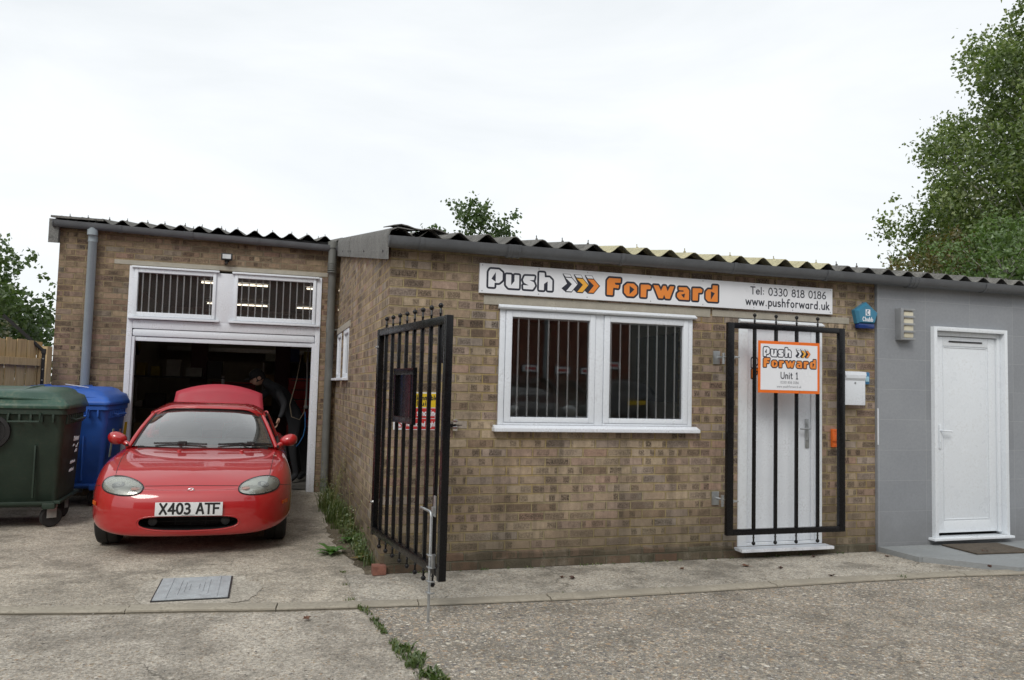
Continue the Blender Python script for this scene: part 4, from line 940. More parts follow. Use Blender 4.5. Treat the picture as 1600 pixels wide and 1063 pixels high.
# ================================================================ THE RED ROADSTER
def prof(tab,s):
    if s<=tab[0][0]: return tab[0][1]
    for (a,va),(b,vb) in zip(tab[:-1],tab[1:]):
        if s<=b:
            t=(s-a)/(b-a); return va+(vb-va)*t
    return tab[-1][1]
def raymap(bvh,x,z,y0=-1,off=.003,lean=0.0):
    h=bvh.ray_cast(Vector((x,y0,z)),Vector((0,1,0)))
    if h[0] is None: return None
    n=h[1]; 
    if n.y>0: n=-n
    return h[0]+n*off
def carbody(S):
    plan=S['plan']; Lc=S['L']; rings=[]
    K=len(plan)
    for (fx,bf,br,zf,) in S['rings']:
        ring=[]
        for (X,s0) in plan:
            s=bf+(Lc-bf-br)*(s0/Lc); ring.append((X*fx if not callable(fx) else X*fx(s),s,zf(s)))
        rings.append(ring)
    bm=bmesh.new(); V={}
    nr=len(rings)
    for j,ring in enumerate(rings):
        for k,(x,s,z) in enumerate(ring):
            last=(j==nr-1); mid=(k==0 or k==K-1 or last)
            v=bm.verts.new((0 if mid else x,s,z)); V[(1,j,k)]=v
            V[(-1,j,k)]=v if mid else bm.verts.new((-x,s,z))
    def F(*q):
        u=[]
        for a in q:
            if a not in u: u.append(a)
        if len(u)>=3:
            try: bm.faces.new(u)
            except ValueError: pass
    for sd in (1,-1):
        for j in range(nr-1):
            for k in range(K-1): F(V[(sd,j,k)],V[(sd,j,k+1)],V[(sd,j+1,k+1)],V[(sd,j+1,k)])
    for k in range(K-1): F(V[(1,0,k)],V[(-1,0,k)],V[(-1,0,k+1)],V[(1,0,k+1)])
    bmesh.ops.recalc_face_normals(bm,faces=bm.faces[:])
    me=bpy.data.meshes.new('body'); bm.to_mesh(me); bm.free(); return me
def applymods(o):
    dg=bpy.context.evaluated_depsgraph_get(); me=bpy.data.meshes.new_from_object(o.evaluated_get(dg)); o.modifiers.clear(); old=o.data; o.data=me; return o
MX={'L':3.955,
'plan':[(0,0),(.20,.002),(.38,.018),(.53,.060),(.65,.135),(.74,.25),(.795,.40),(.832,.60),(.842,.80),(.835,1.1),(.825,1.4),(.825,2.2),(.835,2.6),(.85,3.05),(.835,3.35),(.78,3.6),(.66,3.80),(.42,3.91),(.2,3.945),(0,3.955)]}
zt=[(0,.50),(.08,.560),(.14,.592),(.22,.628),(.34,.672),(.50,.713),(.70,.748),(.95,.778),(1.15,.798),(1.35,.82),(2,.84),(3,.87),(3.5,.88),(3.8,.85),(3.95,.78)]
zlow=[(0,.150),(.05,.151),(.12,.158),(.2,.175),(.3,.195),(.42,.215),(1.1,.215),(1.2,.17),(3.95,.2)]
def fen(s): return prof([(0,0),(.35,.0),(.75,.012),(1.2,.0),(2.5,0),(3.0,.02),(3.9,0)],s)
MX['rings']=[
 (.93,.14,.2,lambda s:prof(zlow,s)+.0),
 (.978,.05,.08,lambda s:prof(zlow,s)+.012),
 (.995,.02,.03,lambda s:prof(zlow,s)+.045),
 (.998,.006,.01,lambda s:max(.285,prof(zlow,s)+.08)),
 (1.0,.0,.0,lambda s:max(.375,prof(zlow,s)+.12)),
 (1.0,.008,.0,lambda s:.455),
 (.992,.034,.01,lambda s:prof([(0,.515),(.6,.54),(3.9,.58)],s)),
 (.975,.072,.03,lambda s:prof([(0,.545),(.3,.575),(.8,.635),(1.4,.68),(3.9,.70)],s)),
 (.925,.115,.05,lambda s:prof(zt,s)-.052+fen(s)),
 (.82,.165,.09,lambda s:prof(zt,s)-.026+fen(s)),
 (.66,.225,.14,lambda s:prof(zt,s)-.014),
 (.35,.29,.2,lambda s:prof(zt,s)-.003),
 (0,.34,.24,lambda s:prof(zt,s)),
]
M_carred=M('red_car_paint',(.41,.004,.007),.42,var=.04,coat=1.0,scale=2)
M_carred.node_tree.nodes['Principled BSDF'].inputs['Coat IOR'].default_value=1.62
M_carred2=M('faded_red_panel',(.40,.035,.055),.55,var=.06,scale=4)
car=thing('sports_car',(-1.47,.84,G),'small red sports car with its boot open, parked nose out at the garage door','car'); car.rotation_euler=(0,R(.45),0)
me=carbody(MX); me.materials.append(M_carred); me.materials.append(M_dark)
body=bpy.data.objects.new('body',me); col.objects.link(body); body.parent=car
md=body.modifiers.new('s','SUBSURF'); md.levels=3; md.render_levels=3
bpy.context.view_layer.update(); applymods(body)
def cutter(mb,op='DIFFERENCE'):
    c=mb.build('cut',[M_dark]); c.data.materials.clear(); c.data.materials.append(M_carred); c.data.materials.append(M_dark)
    for p in c.data.polygons: p.material_index=1
    c.parent=car; c.matrix_parent_inverse=Matrix.Identity(4)
    bm_=body.modifiers.new('b','BOOLEAN'); bm_.object=c; bm_.operation=op; bm_.solver='EXACT'
    bpy.context.view_layer.update(); applymods(body); bpy.data.objects.remove(c)
AX=(.765,3.03)
for s in AX:
    for sx in (-1,1):
        mb=MB(); mb.lathe([(.345,0),(.345,.34)],40,at(sx*.62-.17 if sx<0 else .45,s,.30)@rot('Y',90)); 
        cutter(mb)
# mouth
mp=[]
for i in range(28):
    an=2*math.pi*i/28; ca,sa=math.cos(an),math.sin(an)
    x=.385*abs(ca)**.5*(1 if ca>0 else -1); z=.288+.052*abs(sa)**.7*(1 if sa>0 else -1)
    z-= .012*(1-(x/.355)**2)*(1 if sa<0 else .2); mp.append((x,z))
mb=MB(); mb.prism(mp,-.3,.26,'y'); cutter(mb)
body.data.polygons.foreach_set('use_smooth',[True]*len(body.data.polygons)); body.data.set_sharp_from_angle(angle=R(50))
bvh=BVHTree.FromPolygons([v.co for v in body.data.vertices],[p.vertices for p in body.data.polygons])
# mouth lip (a rolled edge) and inner mesh bars
def surf_strip(name,pts,w,mat,off=.002,par=body,closed=False):
    P=[raymap(bvh,x,z,off=off) for x,z in pts]; P=[p for p in P if p is not None]
    mb=MB(); mb.tube(P,w,6,closed=closed); return mb.build(name,mat,par,smooth=60)
lip=[raymap(bvh,x*1.035,.290+(z-.290)*1.14,off=.0) for x,z in mp]
mb=MB(); mb.tube([p for p in lip if p],.0042,8,closed=True); mb.build('grille_surround',M_carred,body,smooth=60)
mb=MB()
for i in (-.12,.0,.12): mb.box(i-.003,i+.003,.20,.21,.225,.35)
for z in (.27,.31): mb.box(-.38,.38,.19,.2,z-.003,z+.003)
mb.mi=0
mb.build('grille_mesh',M_dark,body)
mb=MB()
for sx in (-1,1): mb.lathe([(.034,0),(.036,.02),(.03,.024)],20,at(sx*.285,.115,.287)@rot('X',90))
mb.build('fog_lamp',M('grey_lamp',(.035,.035,.035),.4),body,smooth=40)  # pair of dark fog lamps set inside the mouth
# bonnet shut line
surf_strip('shut_line',[(x/20*.37,.572-.004*abs(x/20)) for x in range(-20,21)],.0028,M_dark,off=.0)
def top_strip(name,pts,w,mat,off=.0,par=body,nose=False):
    P=[]
    for x,s in pts:
        h=bvh.ray_cast(Vector((x,s,2)),Vector((0,0,-1)))
        if h[0] is not None: P.append(h[0]+h[1]*off)
    mb=MB(); mb.tube(P,w,6); return mb.build(name,mat,par,smooth=60)
for sx in (-1,1):
    surf_strip('shut_line',[(sx*(.715+k*.0125),.563-.004*k) for k in range(9)],.0026,M_dark,off=.0)
    top_strip('shut_line',[(sx*(.615+.058*min(1,(k/12)**.8)),.27+k*.075) for k in range(13)],.0028,M_dark)
# headlights
M_lampin=M('lamp_reflector',(.78,.80,.76),.26,metal=.85,var=.02,scale=4)
M_lampglass=glassm('lamp_glass',refl=1.7,ior=1.5,film=.06,tint=(.95,.95,.93),wave=0.0,filmvar=.15)
lampR=[(.372,.545),(.388,.576),(.430,.600),(.49,.620),(.56,.632),(.63,.631),(.685,.614),(.708,.583),(.704,.552),(.676,.526),(.61,.510),(.53,.502),(.45,.505),(.395,.520)]
def smoothpoly(p,n=3):
    for _ in range(n):
        q=[]
        for i in range(len(p)):
            a=Vector(p[i]); b=Vector(p[(i+1)%len(p)]); q+= [a.lerp(b,.25),a.lerp(b,.75)]
        p=q
    return p
for sx in (-1,1):
    out=[(v.x*sx,v.y) for v in smoothpoly(lampR,2)]; c=(.545*sx,.572)
    def shell(off,bulge,shrink=1.0,nr=7):
        mb=MB(); n=len(out); vs=[];fs=[]
        for i in range(nr+1):
            f=1-i/nr*1.0
            for x,z in out:
                xx=c[0]+(x-c[0])*f*shrink; zz=c[1]+(z-c[1])*f*shrink
                p=raymap(bvh,xx,zz,off=off+bulge*(1-f*f)) 
                if p is None: p=Vector((xx,.3,zz))
                vs.append(p)
        for i in range(nr):
            for j in range(n): fs.append((i*n+j,i*n+(j+1)%n,(i+1)*n+(j+1)%n,(i+1)*n+j))
        mb.add(vs,fs); return mb
    hl=shell(.002,.001).build('headlight',M_lampin,car,smooth=60)
    shell(.007,.013,.985).build('lens',M_lampglass,hl,smooth=80)
    mb=MB(); P=[raymap(bvh,c[0]+(x-c[0])*1.01,c[1]+(z-c[1])*1.02,off=.002) for x,z in out]; mb.tube([p for p in P if p],.0062,6,closed=True); mb.build('seal',M_dark,hl,smooth=60)
    for (bx,bz,br,mt) in ((.575,.572,.050,M_galv),(.432,.550,.036,M('pinkish_indicator',(.50,.27,.22),.3))):
        p=raymap(bvh,bx*sx,bz,off=.004); mb=MB(); h=bvh.ray_cast(Vector((bx*sx,-1,bz)),Vector((0,1,0))); nrm=h[1] if h[1].y<0 else -h[1]
        q=nrm.to_track_quat('Z','Y').to_matrix().to_4x4(); mb.lathe([(br,-.002),(br*.97,.003),(br*.75,.001),(br*.3,-.002),(.004,.004)],20,Matrix.Translation(p)@q); mb.build('lamp_bowl',mt,hl,smooth=60)
    # side marker in the bumper corner
    P=[raymap(bvh,sx*x,z,off=.003) for x,z in ((.742,.425),(.785,.427),(.785,.398),(.742,.396))]
    if all(P):
        mb=MB(); mb.add(P+[p+Vector((sx*.004,-.006,0)) for p in P],[(0,1,2,3),(4,5,6,7),(0,1,5,4),(1,2,6,5),(2,3,7,6),(3,0,4,7)]); mb.build('side_marker',M('amber_lens',(.55,.10,.01),.25),car)
# badge
p=raymap(bvh,0,.542,off=.003)
mb=MB(); mb.tube([p+Vector((.026*math.cos(k*math.pi/10),-.004,.017*math.sin(k*math.pi/10))) for k in range(20)],.0036,6,closed=True)
mb.tube([p+Vector(q) for q in ((-.023,-.003,.006),(-.012,-.004,.008),(0,-.004,-.005),(.012,-.004,.008),(.023,-.003,.006))],.0034,6)
mb.build('badge',M_chrome,car,smooth=60)
# number plate
mb=MB(); py_=-.012; tl=at(0,0,0)
mb.bbox(-.26,.26,-.014,-.006,.345,.457,.003); plt=mb.build('number_plate',M('plate_white',(.72,.73,.74),.35,var=.03,dirt=.2),car,smooth=30)
mb=MB(); mb.box(-.24,.24,-.005,.03,.36,.44); mb.build('plate_bracket',M_dark,plt)
stroke('registration','X403 ATF',-.222,.366,.079,plt,-.0142,M_dark,wtot=.470,t=.21,sq=True)
mb=MB(); mb.box(-.055,.045,-.0148,-.0143,.3505,.3535); mb.build('plate_maker_line',M_dark,plt)
# wheels
def wheel(x,s,sx,par,r=.289,w=.19,name='wheel'):
    tm=at(x,s,r-.0)@rot('Y',90*sx)
    mb=MB(); mb.lathe([(r-.09,-w/2+.01),(r-.03,-w/2),(r-.008,-w/2+.012),(r,-w/2+.03),(r,-.012),(r-.008,-.010),(r-.008,-.002),(r,0),(r,w/2-.03),(r-.008,w/2-.012),(r-.03,w/2),(r-.09,w/2-.01)],48,tm); ty=mb.build(name,M_rubber,par,smooth=35)
    mb=MB(); mb.lathe([(r-.092,-.05),(r-.088,w/2-.012),(r-.1,w/2-.02),(.05,w/2-.045),(.03,w/2-.03),(.005,w/2-.03)],32,tm)
    mb.build('rim',M_galv,ty,smooth=35)
for s in AX:
    for sx in (-1,1): wheel(sx*.70,s,sx,car)
# windscreen, roof and interior
M_wglass=glassm('windscreen_glass',refl=4.4,ior=1.55,film=.12,tint=(.70,.88,.90),wave=.02,filmvar=.4)
def patch(rows,name,mat,par,thick=0,smooth=60):
    mb=MB(); n=len(rows[0]); vs=[v for r_ in rows for v in r_]; fs=[]
    for i in range(len(rows)-1):
        for j in range(n-1): fs.append((i*n+j,i*n+j+1,(i+1)*n+j+1,(i+1)*n+j))
    mb.add(vs,fs); o=mb.build(name,mat,par,smooth=smooth)
    if thick:
        md=o.modifiers.new('t','SOLIDIFY'); md.thickness=thick; md.offset=0
    return o
def wsp(u,v):  # u -1..1, v 0..1
    wb,wt=.655,.515
    yb=1.16+.20*u*u; yt=1.66+.10*u*u; z=.812-.002*u*u+(1.165-.010*u*u-.050*abs(u)**5-.812)*v
    x=u*(wb+(wt-wb)*v); y=yb+(yt-yb)*v-.035*math.sin(math.pi*v)
    if v>.85 and abs(u)>.9: pass
    return Vector((x,y,z+.012*math.sin(math.pi*v)))
patch([[wsp(-1+2*i/24,j/10) for i in range(25)] for j in range(11)],'windscreen',M_wglass,car)
# frame: pillars + header
for sx in (-1,1):
    mb=MB(); pts=[wsp(sx*1.02,-.04+k*.104)+Vector((sx*.012,.012,.0)) for k in range(11)]; mb.tube(pts,.0215,8); mb.build('pillar',M_carred,car,smooth=60)
    mb=MB(); mb.tube([wsp(sx*.985,.0+k*.1)+Vector((0,-.004,.003)) for k in range(11)],.006,6); mb.build('screen_seal',M_dark,car,smooth=60)
mb=MB(); mb.tube([wsp(-1+2*k/20,1.0)+Vector((0,-.002,.003)) for k in range(21)],.006,6); mb.build('screen_seal',M_dark,car,smooth=60)
# hardtop
def roofp(u,s):
    w=prof([(1.64,.525),(1.9,.548),(2.4,.565),(2.8,.565),(3.05,.60),(3.15,.64)],s); zc=prof([(1.64,1.178),(1.72,1.203),(1.9,1.222),(2.25,1.232),(2.6,1.215),(2.85,1.15),(3.0,1.05),(3.15,.87)],s)
    e=abs(u); dz=.016*e*e+.085*max(0,(e-.62)/.38)**2; yy=s+.10*u*u*(1 if s<2.2 else -.6)
    return Vector((u*w,yy,zc-dz))
rows=[[roofp(-1+2*i/28,s) for i in range(29)] for s in (1.64,1.66,1.70,1.76,1.85,2.0,2.2,2.4,2.6,2.75,2.85,2.93,3.0,3.08,3.15)]
patch(rows,'hardtop',M_carred,car,thick=.006)
mb=MB(); mb.tube([wsp(-1.02+2.04*k/20,1.03)+Vector((0,.008,.010)) for k in range(21)],.017,8); mb.build('header_rail',M_carred,car,smooth=60)
for sx in (-1,1):
    rows=[]
    for k in range(9):
        s=1.30+k*.165; tp=wsp(sx*1.0,min(1,(k+.0)/2.6)) if k<3 else roofp(sx,1.66+(s-1.7)*1.0)
        tp=Vector((tp.x+sx*.012,max(tp.y,s-.05),tp.z)); rows.append([Vector((sx*(.70+.0*k),s,.815)),tp])
    patch(rows,'side_window',glassm('dark_side_glass',refl=1.2,ior=1.5,tint=(.25,.28,.28)),car)
    mb=MB(); mb.tube([(sx*.70,2.72,.81),(sx*.60,2.70,1.04),(sx*.565,2.6,1.11)],.03,8); mb.tube([(sx*.548,1.80,1.115),(sx*.568,2.2,1.125),(sx*.57,2.66,1.10)],.016,8); mb.build('pillar',M_carred,car,smooth=60)
    mb=MB(); mb.tube([(sx*.70,1.32,.815),(sx*.705,2.75,.83)],.014,6); mb.build('window_seal',M_dark,car,smooth=60)
# mirrors
for sx,mz in ((-1,.0),(1,.0)):
    c=Vector((sx*.805,1.46,.875)); bm=bmesh.new(); bmesh.ops.create_uvsphere(bm,u_segments=20,v_segments=12,radius=1)
    for v in bm.verts:
        x,y,z=v.co; tz=z*(.062-.012*x*sx*-1)
        v.co=c+Vector((x*.088, (y*.075 if y<0 else y*.02), tz*1.0+.008*x*sx))
    mb=MB(); bm.verts.index_update(); mb.add([v.co for v in bm.verts],[tuple(v.index for v in f.verts) for f in bm.faces]); bm.free()
    mb.tube([c+Vector((-sx*.045,.0,-.03)),Vector((sx*.715,1.43,.825)),Vector((sx*.69,1.42,.79))],[.028,.026,.034],10); mb.build('mirror',M_carred,car,smooth=60)
# wipers
for x0,x1,px_ in ((-.455,.035,-.19),(.14,.64,.44)):
    mb=MB(); A=wsp(x0/.655,.055); B=wsp(x1/.655,.055); A+=Vector((0,-.02,.012)); B+=Vector((0,-.02,.012)); Mi=wsp(px_/.655,.05)+Vector((0,-.045,.03))
    mb.tube([A,(A+B)/2+Vector((0,-.012,.010)),B],.009,6); mb.tube([Mi+Vector((.03,-.02,-.02)),Mi,A.lerp(B,.45)],.010,6); mb.bbox(Mi.x-.035,Mi.x+.04,Mi.y-.02,Mi.y+.02,Mi.z-.02,Mi.z+.012,.006); mb.build('wiper',M_dark,car,smooth=40)
mb=MB(); mb.box(-.60,.60,1.30,1.34,.79,.815); 
for k in range(20): pass
mb.build('scuttle',M_dark,car)
mb=MB()
for x in (-.2,.36):
    mb.lathe([(.02,-.01),(.018,.006),(.01,.011)],10,at(x,1.05,prof(zt,1.05)+.002)@rot('X',0))
mb.build('washer_jet',M_carred,car,smooth=40)
# cabin: dashboard, wheel, seats
mb=MB(); mb.bbox(-.62,.62,1.42,1.62,.78,.875,.03); mb.build('dashboard',M_dark,car,smooth=40)
for sx in (-1,1):
    mb=MB(); mb.bbox(sx*.33-.22,sx*.33+.22,2.35,2.52,.6,1.0,.07,mat=None); mb.bbox(sx*.33-.13,sx*.33+.13,2.42,2.54,.97,1.12,.05); mb.build('seat',M('grey_cloth',(.05,.052,.055),.85,var=.2,scale=12),car,smooth=50)
mb=MB(); mb.tube([(.33+.18*math.cos(k*math.pi/12),1.72+.06*math.sin(k*math.pi/12),.83+.17*math.sin(k*math.pi/12)) for k in range(24)],.015,8,closed=True); mb.build('steering_wheel',M_dark,car,smooth=60)
mb=MB(); mb.bbox(-.12,.12,1.66,1.69,1.075,1.135,.01); mb.tube([(0,1.68,1.13),(0,1.66,1.165)],.01,6); mb.build('interior_mirror',M_dark,car,smooth=40)
mb=MB(); mb.box(-.02,.02,1.628,1.634,1.125,1.15); mb.build('sensor',M_dark,car)
# boot lid standing open
top=[]; n=20
rows=[]
for j,(yy,zz,hw) in enumerate(((3.36,.93,.56),(3.42,1.0,.55),(3.48,1.12,.532),(3.53,1.25,.515),(3.56,1.31,.507))):
    r_=[]
    for i in range(n+1):
        u=-1+2*i/n; f=j/4; crown=(1-abs(u)**2.0)*.108*f**1.2
        r_.append(Vector((u*hw,yy-.03*(1-u*u),zz+crown)))
    rows.append(r_)
o=patch(rows,'boot_lid',M_carred2,car,thick=.028,smooth=50)
mb=MB()
for x in (-.4,.4): mb.tube([(x,3.35,.86),(x,3.40,1.0)],.012,6)
mb.build('boot_hinge',M_dark,car)

# ================================================================ WHEELED BINS
def bin4(name,loc,rz,cb,cl,label,extra):
    t=thing(name,loc,label,'wheeled bin','large four-wheeled bins beside the garage',rz)
    # origin: front right top corner region; box spans x -1.26..0, y 0..1.0
    mb=MB(); W0,W1=1.16,1.24; D0,D1=.80,.98; z0,z1=.20,1.17
    def ringp(w,d,z,r=.06):
        cx,cy=-.62,.5; pts=[]
        for qx,qy,a0 in ((1,-1,-90),(1,1,0),(-1,1,90),(-1,-1,180)):
            for k in range(5):
                a=R(a0+k*22.5); pts.append((cx+qx*(w/2-r)+r*math.cos(a),cy+qy*(d/2-r)+r*math.sin(a),z))
        return pts
    rr=[ringp(W0-.06,D0-.08,z0),ringp(W0,D0,z0+.05),ringp(W0+.06,D0+.10,.95),ringp(W1-.01,D1-.03,1.05),ringp(W1,D1,1.09),ringp(W1+.03,D1+.04,1.10),ringp(W1+.03,D1+.04,1.17)]
    vs=[p for r_ in rr for p in r_]; n=20; fs=[tuple(range(n))]+[(i*n+j,i*n+(j+1)%n,(i+1)*n+(j+1)%n,(i+1)*n+j) for i in range(len(rr)-1) for j in range(n)]+[tuple((len(rr)-1)*n+j for j in range(n))]
    mb.add(vs,fs)
    # ribs under the rim, corner castor housings and pressed panels
    for x in (-.10,-1.14): mb.bbox(x-.055,x+.055,.03,.13,.19,.25,.012)
    mb.bbox(-.07,-.005,.06,.94,.235,.262,.006); mb.bbox(-1.18,-.06,.045,.075,.232,.262,.006)
    for x in (-.24,-1.0): mb.bbox(x-.008,x+.008,.03,.06,.30,.80,.004)
    for k in range(9): mb.bbox(-.02,.012,.12+k*.09,.14+k*.09,1.0,1.10,.004)
    for k in range(12): mb.bbox(-1.15+k*.095,-1.13+k*.095,-.008,.03,1.02,1.10,.004)
    o=mb.build('bin_body',cb,t,smooth=35)
    # lid, with stepped skirt and raised centre
    mb=MB(); lr=[ringp(W1+.06,D1+.07,1.155),ringp(W1+.07,D1+.08,1.175),ringp(W1+.055,D1+.06,1.20),ringp(W1+.02,D1+.03,1.205),ringp(W1-.0,D1-.0,1.235),ringp(W1-.10,D1-.08,1.265,.1),ringp(W1-.15,D1-.13,1.300,.1),ringp(W1-.26,D1-.22,1.325,.1),ringp(W1-.6,D1-.5,1.338,.08)]
    lr=[[(x,y,z+(.045*max(0,(y-.5))/.5 if z>1.2 else 0)) for x,y,z in r_] for r_ in lr]
    vs=[p for r_ in lr for p in r_]; fs=[tuple(range(n))]+[(i*n+j,i*n+(j+1)%n,(i+1)*n+(j+1)%n,(i+1)*n+j) for i in range(len(lr)-1) for j in range(n)]+[tuple((len(lr)-1)*n+j for j in range(n))]
    mb.add(vs,fs); lid=mb.build('lid',cl,t,smooth=55)
    mb=MB()
    for x in (-.40,-.86): mb.tube([(x,.10,1.265),(x,.2,1.315),(x,.5,1.345),(x,.9,1.355)],.022,8)
    mb.tube([(-1.1,.03,1.235),(-.62,.01,1.262),(-.12,.03,1.235)],.016,8)
    mb.build('lid_rib',cl,lid,smooth=40)
    # handles
    for x in (-.33,-.91):
        mb=MB(); mb.tube([(x-.13,.02,1.11),(x-.13,-.045,1.10),(x-.13,-.055,1.03),(x+.13,-.055,1.03),(x+.13,-.045,1.10),(x+.13,.02,1.11)],.012,8); mb.build('handle',cb,t,smooth=40)
    mb=MB(); mb.tube([(.0,.3,1.05),(.05,.3,1.04),(.05,.7,1.04),(.0,.7,1.05)],.011,8); mb.build('handle',cb,t,smooth=40)
    for (x,y,a) in ((-.13,.17,35),(-.13,.80,80),(-1.1,.17,10),(-1.1,.80,60)):
        Q=at(x,y,0)@rot('Z',a)
        mb=MB(); mb.lathe([(.055,-.022),(.09,-.024),(.10,-.015),(.10,.015),(.09,.024),(.055,.022)],28,Q@at(.03,0,.10)@rot('X',90)); wh=mb.build('castor',M_rubber,t,smooth=35)
        mb=MB(); mb.bbox(-.02,.07,-.034,-.028,.09,.20,.002,mat=Q).bbox(-.02,.07,.028,.034,.09,.20,.002,mat=Q).bbox(-.05,.07,-.045,.045,.195,.215,.003,mat=Q); mb.tube([Q@Vector((.03,-.04,.10)),Q@Vector((.03,.04,.10))],.012,8); mb.lathe([(.052,-.02),(.052,.02)],16,Q@at(.03,0,.10)@rot('X',90)); mb.build('fork',M_galv,wh,smooth=40)
    extra(t); return t
M_gbin=M('dark_green_plastic',(.016,.034,.023),.5,var=.2,scale=4,dirt=.5,dirtc=(.06,.055,.04),bump=.1); M_glid=M('green_lid_plastic',(.030,.078,.055),.42,var=.25,scale=3,dirt=.85,dirtc=(.16,.17,.12),bump=.1)
M_bbin=M('blue_plastic_bin',(.020,.10,.42),.45,var=.2,scale=3,dirt=.45,dirtc=(.08,.12,.25),bump=.1)
def gx(t):
    mb=MB(); mb.lathe([(.17,0),(.165,-.02),(.13,-.024),(.12,-.005)],32,at(-.62,.035,.93)@rot('X',-90)); 
    mb.build('lock_recess',M_dark,t,smooth=40)
    mb=MB(); mb.prism([(-.67,1.03),(-.57,1.03),(-.59,.88),(-.62,.85),(-.65,.88)],-.035,-.024,'y'); mb.build('lock_plate',M_galv,t)
    pz_=lambda u,v,d:Vector((.0+.055*(v-.6)+.006+d,u,v))
    def scr(y0,z0,w,h,rows,name):
        rk=random.Random(int(z0*1000)); mb=MB()
        x=lambda z: -.010+.052*(z-.25)/.7+.0025
        n=int(w/.010)
        pts=[]
        for k in range(n+1):
            y=y0+w*k/n; z=z0+(h if k%2 else 0)*(rk.uniform(.6,1)); pts.append(Vector((x(z),y,z)))
        mb.tube(pts,.0020,5)
        return mb.build(name,M_signwhite,t)
    scr(.30,.825,.24,.05,1,'side_lettering'); 
    mb=MB(); mb.tube([Vector((.037,.28+.02*k,.775+.018*math.sin(k*.65))) for k in range(13)],.004,5); mb.build('side_emblem',M_signwhite,t)
    scr(.42,.705,.11,.035,1,'side_lettering'); scr(.28,.600,.22,.03,1,'side_lettering'); scr(.28,.520,.20,.03,1,'side_lettering')
bin4('wheeled_bin',(-2.755,2.36,G),R(1),M_gbin,M_glid,'dark green four-wheeled bin with white lettering on its side, nearest the camera',gx)
def bx(t):
    M_y=M('yellow_sticker',(.6,.42,.02),.4,var=.1,scale=40); M_l=M('green_white_sticker',(.30,.42,.34),.4,var=.5,scale=50)
    xf=lambda z: -.010+.052*(z-.25)/.7+.001
    for (y0,y1,z0,z1,mt,nm) in ((.70,.84,.70,.93,M_y,'yellow_sticker'),(.12,.20,.56,.88,M_l,'white_sticker'),(.46,.56,.80,.86,M('red_sticker',(.45,.25,.2),.4,var=.4,scale=40),'red_sticker')):
        mb=MB(); mb.add([(xf(z0),y0,z0),(xf(z0),y1,z0),(xf(z1)+.002,y1,z1),(xf(z1)+.002,y0,z1),(xf(z0)+.004,y0,z0),(xf(z0)+.004,y1,z0),(xf(z1)+.005,y1,z1),(xf(z1)+.005,y0,z1)],[(0,1,2,3),(4,5,6,7),(0,1,5,4),(1,2,6,5),(2,3,7,6),(3,0,4,7)]); mb.build(nm,mt,t)
bin4('wheeled_bin',(-2.62,3.72,G),R(-3),M_bbin,M_bbin,'bright blue four-wheeled bin with stickers, between the green bin and the garage',bx)
mb=MB(); mb.bbox(-.12,.12,-.02,.03,0,.008,.003); o=mb.build('white_strip',M_signwhite); o.location=(-3.0,4.0,G+1.362); o.rotation_euler=(0,R(8),R(15)); tag(o,'strip of white plastic lying on the blue bin lid','litter')

# ================================================================ FENCE ON THE LEFT
fn=thing('timber_fence',(-3.52,4.7,G+.09),'brown close-board timber fence running forward from the garage corner','fence',rz=R(-106.7+0))
# local x runs forward along the fence; local -y... faces the drive
for k in range(44):
    mb=MB(); h=1.80+random.uniform(-.012,.012); mb.bbox(.02+k*.1,.112+k*.1,-.032-(k%2)*.010,-.020-(k%2)*.010,.0,h,.002); mb.build('board',M_wood,fn)
for z in (.35,1.50):
    mb=MB(); mb.bbox(.0,4.4,-.015,.030,z,z+.09,.004); mb.build('rail',M_wood,fn)
for x in (.0,1.05,2.85,4.4):
    mb=MB(); mb.bbox(x,x+.11,-.012,.095,0,1.74 if x<.1 else 1.80,.004); mb.build('post',M_wood,fn)
t_=thing('barbed_wire_arm',(-3.50,4.60,G),'black steel arm bolted to the fence post and leaning out to the left','fence bracket')
mb=MB(); mb.bbox(-.02,.02,-.03,-.015,1.35,1.78,.003); mb.tube([(0,-.02,1.77),(-.42,-.15,2.18)],.020,6); mb.bbox(-.025,.025,-.04,-.01,1.74,1.80,.004); mb.build('steel_angle',M_dark,t_)
mb=MB()
for z in (1.42,1.55,1.68): mb.lathe([(.010,0),(.008,.008)],8,at(0,-.03,z)@rot('X',90))
mb.build('bolt',M_galv,t_)
mb=MB(); mb.tube([(-.38,-.13,2.13),(-.9,-.9,2.12),(-1.6,-2.2,2.15)],.003,4); mb.build('wire',M_galv,t_)

# ================================================================ INSIDE THE GARAGE
def tubelamp(x0,x1,y,z,label):
    t=thing('strip_light',((x0+x1)/2,y,z),label,'strip light','fluorescent strip lights inside the garage'); w=(x1-x0)/2
    mb=MB(); mb.bbox(-w-.03,w+.03,-.04,.04,.03,.085,.006); mb.build('batten',M_white,t)
    mb=MB(); mb.tube([(-w,0,0),(w,0,0)],.014,8); mb.build('lamp_tube',emit('warm_tube',(1,.86,.66),2.4),t)
tubelamp(-1.95,-.95,7.0,2.90,'strip light behind the left of the garage top windows, front row')
tubelamp(-.34,.62,7.0,2.90,'strip light at the right edge of the garage top windows, front row')
tubelamp(-2.1,-.955,10.5,2.90,'strip light behind the left of the garage top windows, back row')
tubelamp(-.37,.7,10.5,2.90,'strip light at the right edge of the garage top windows, back row')
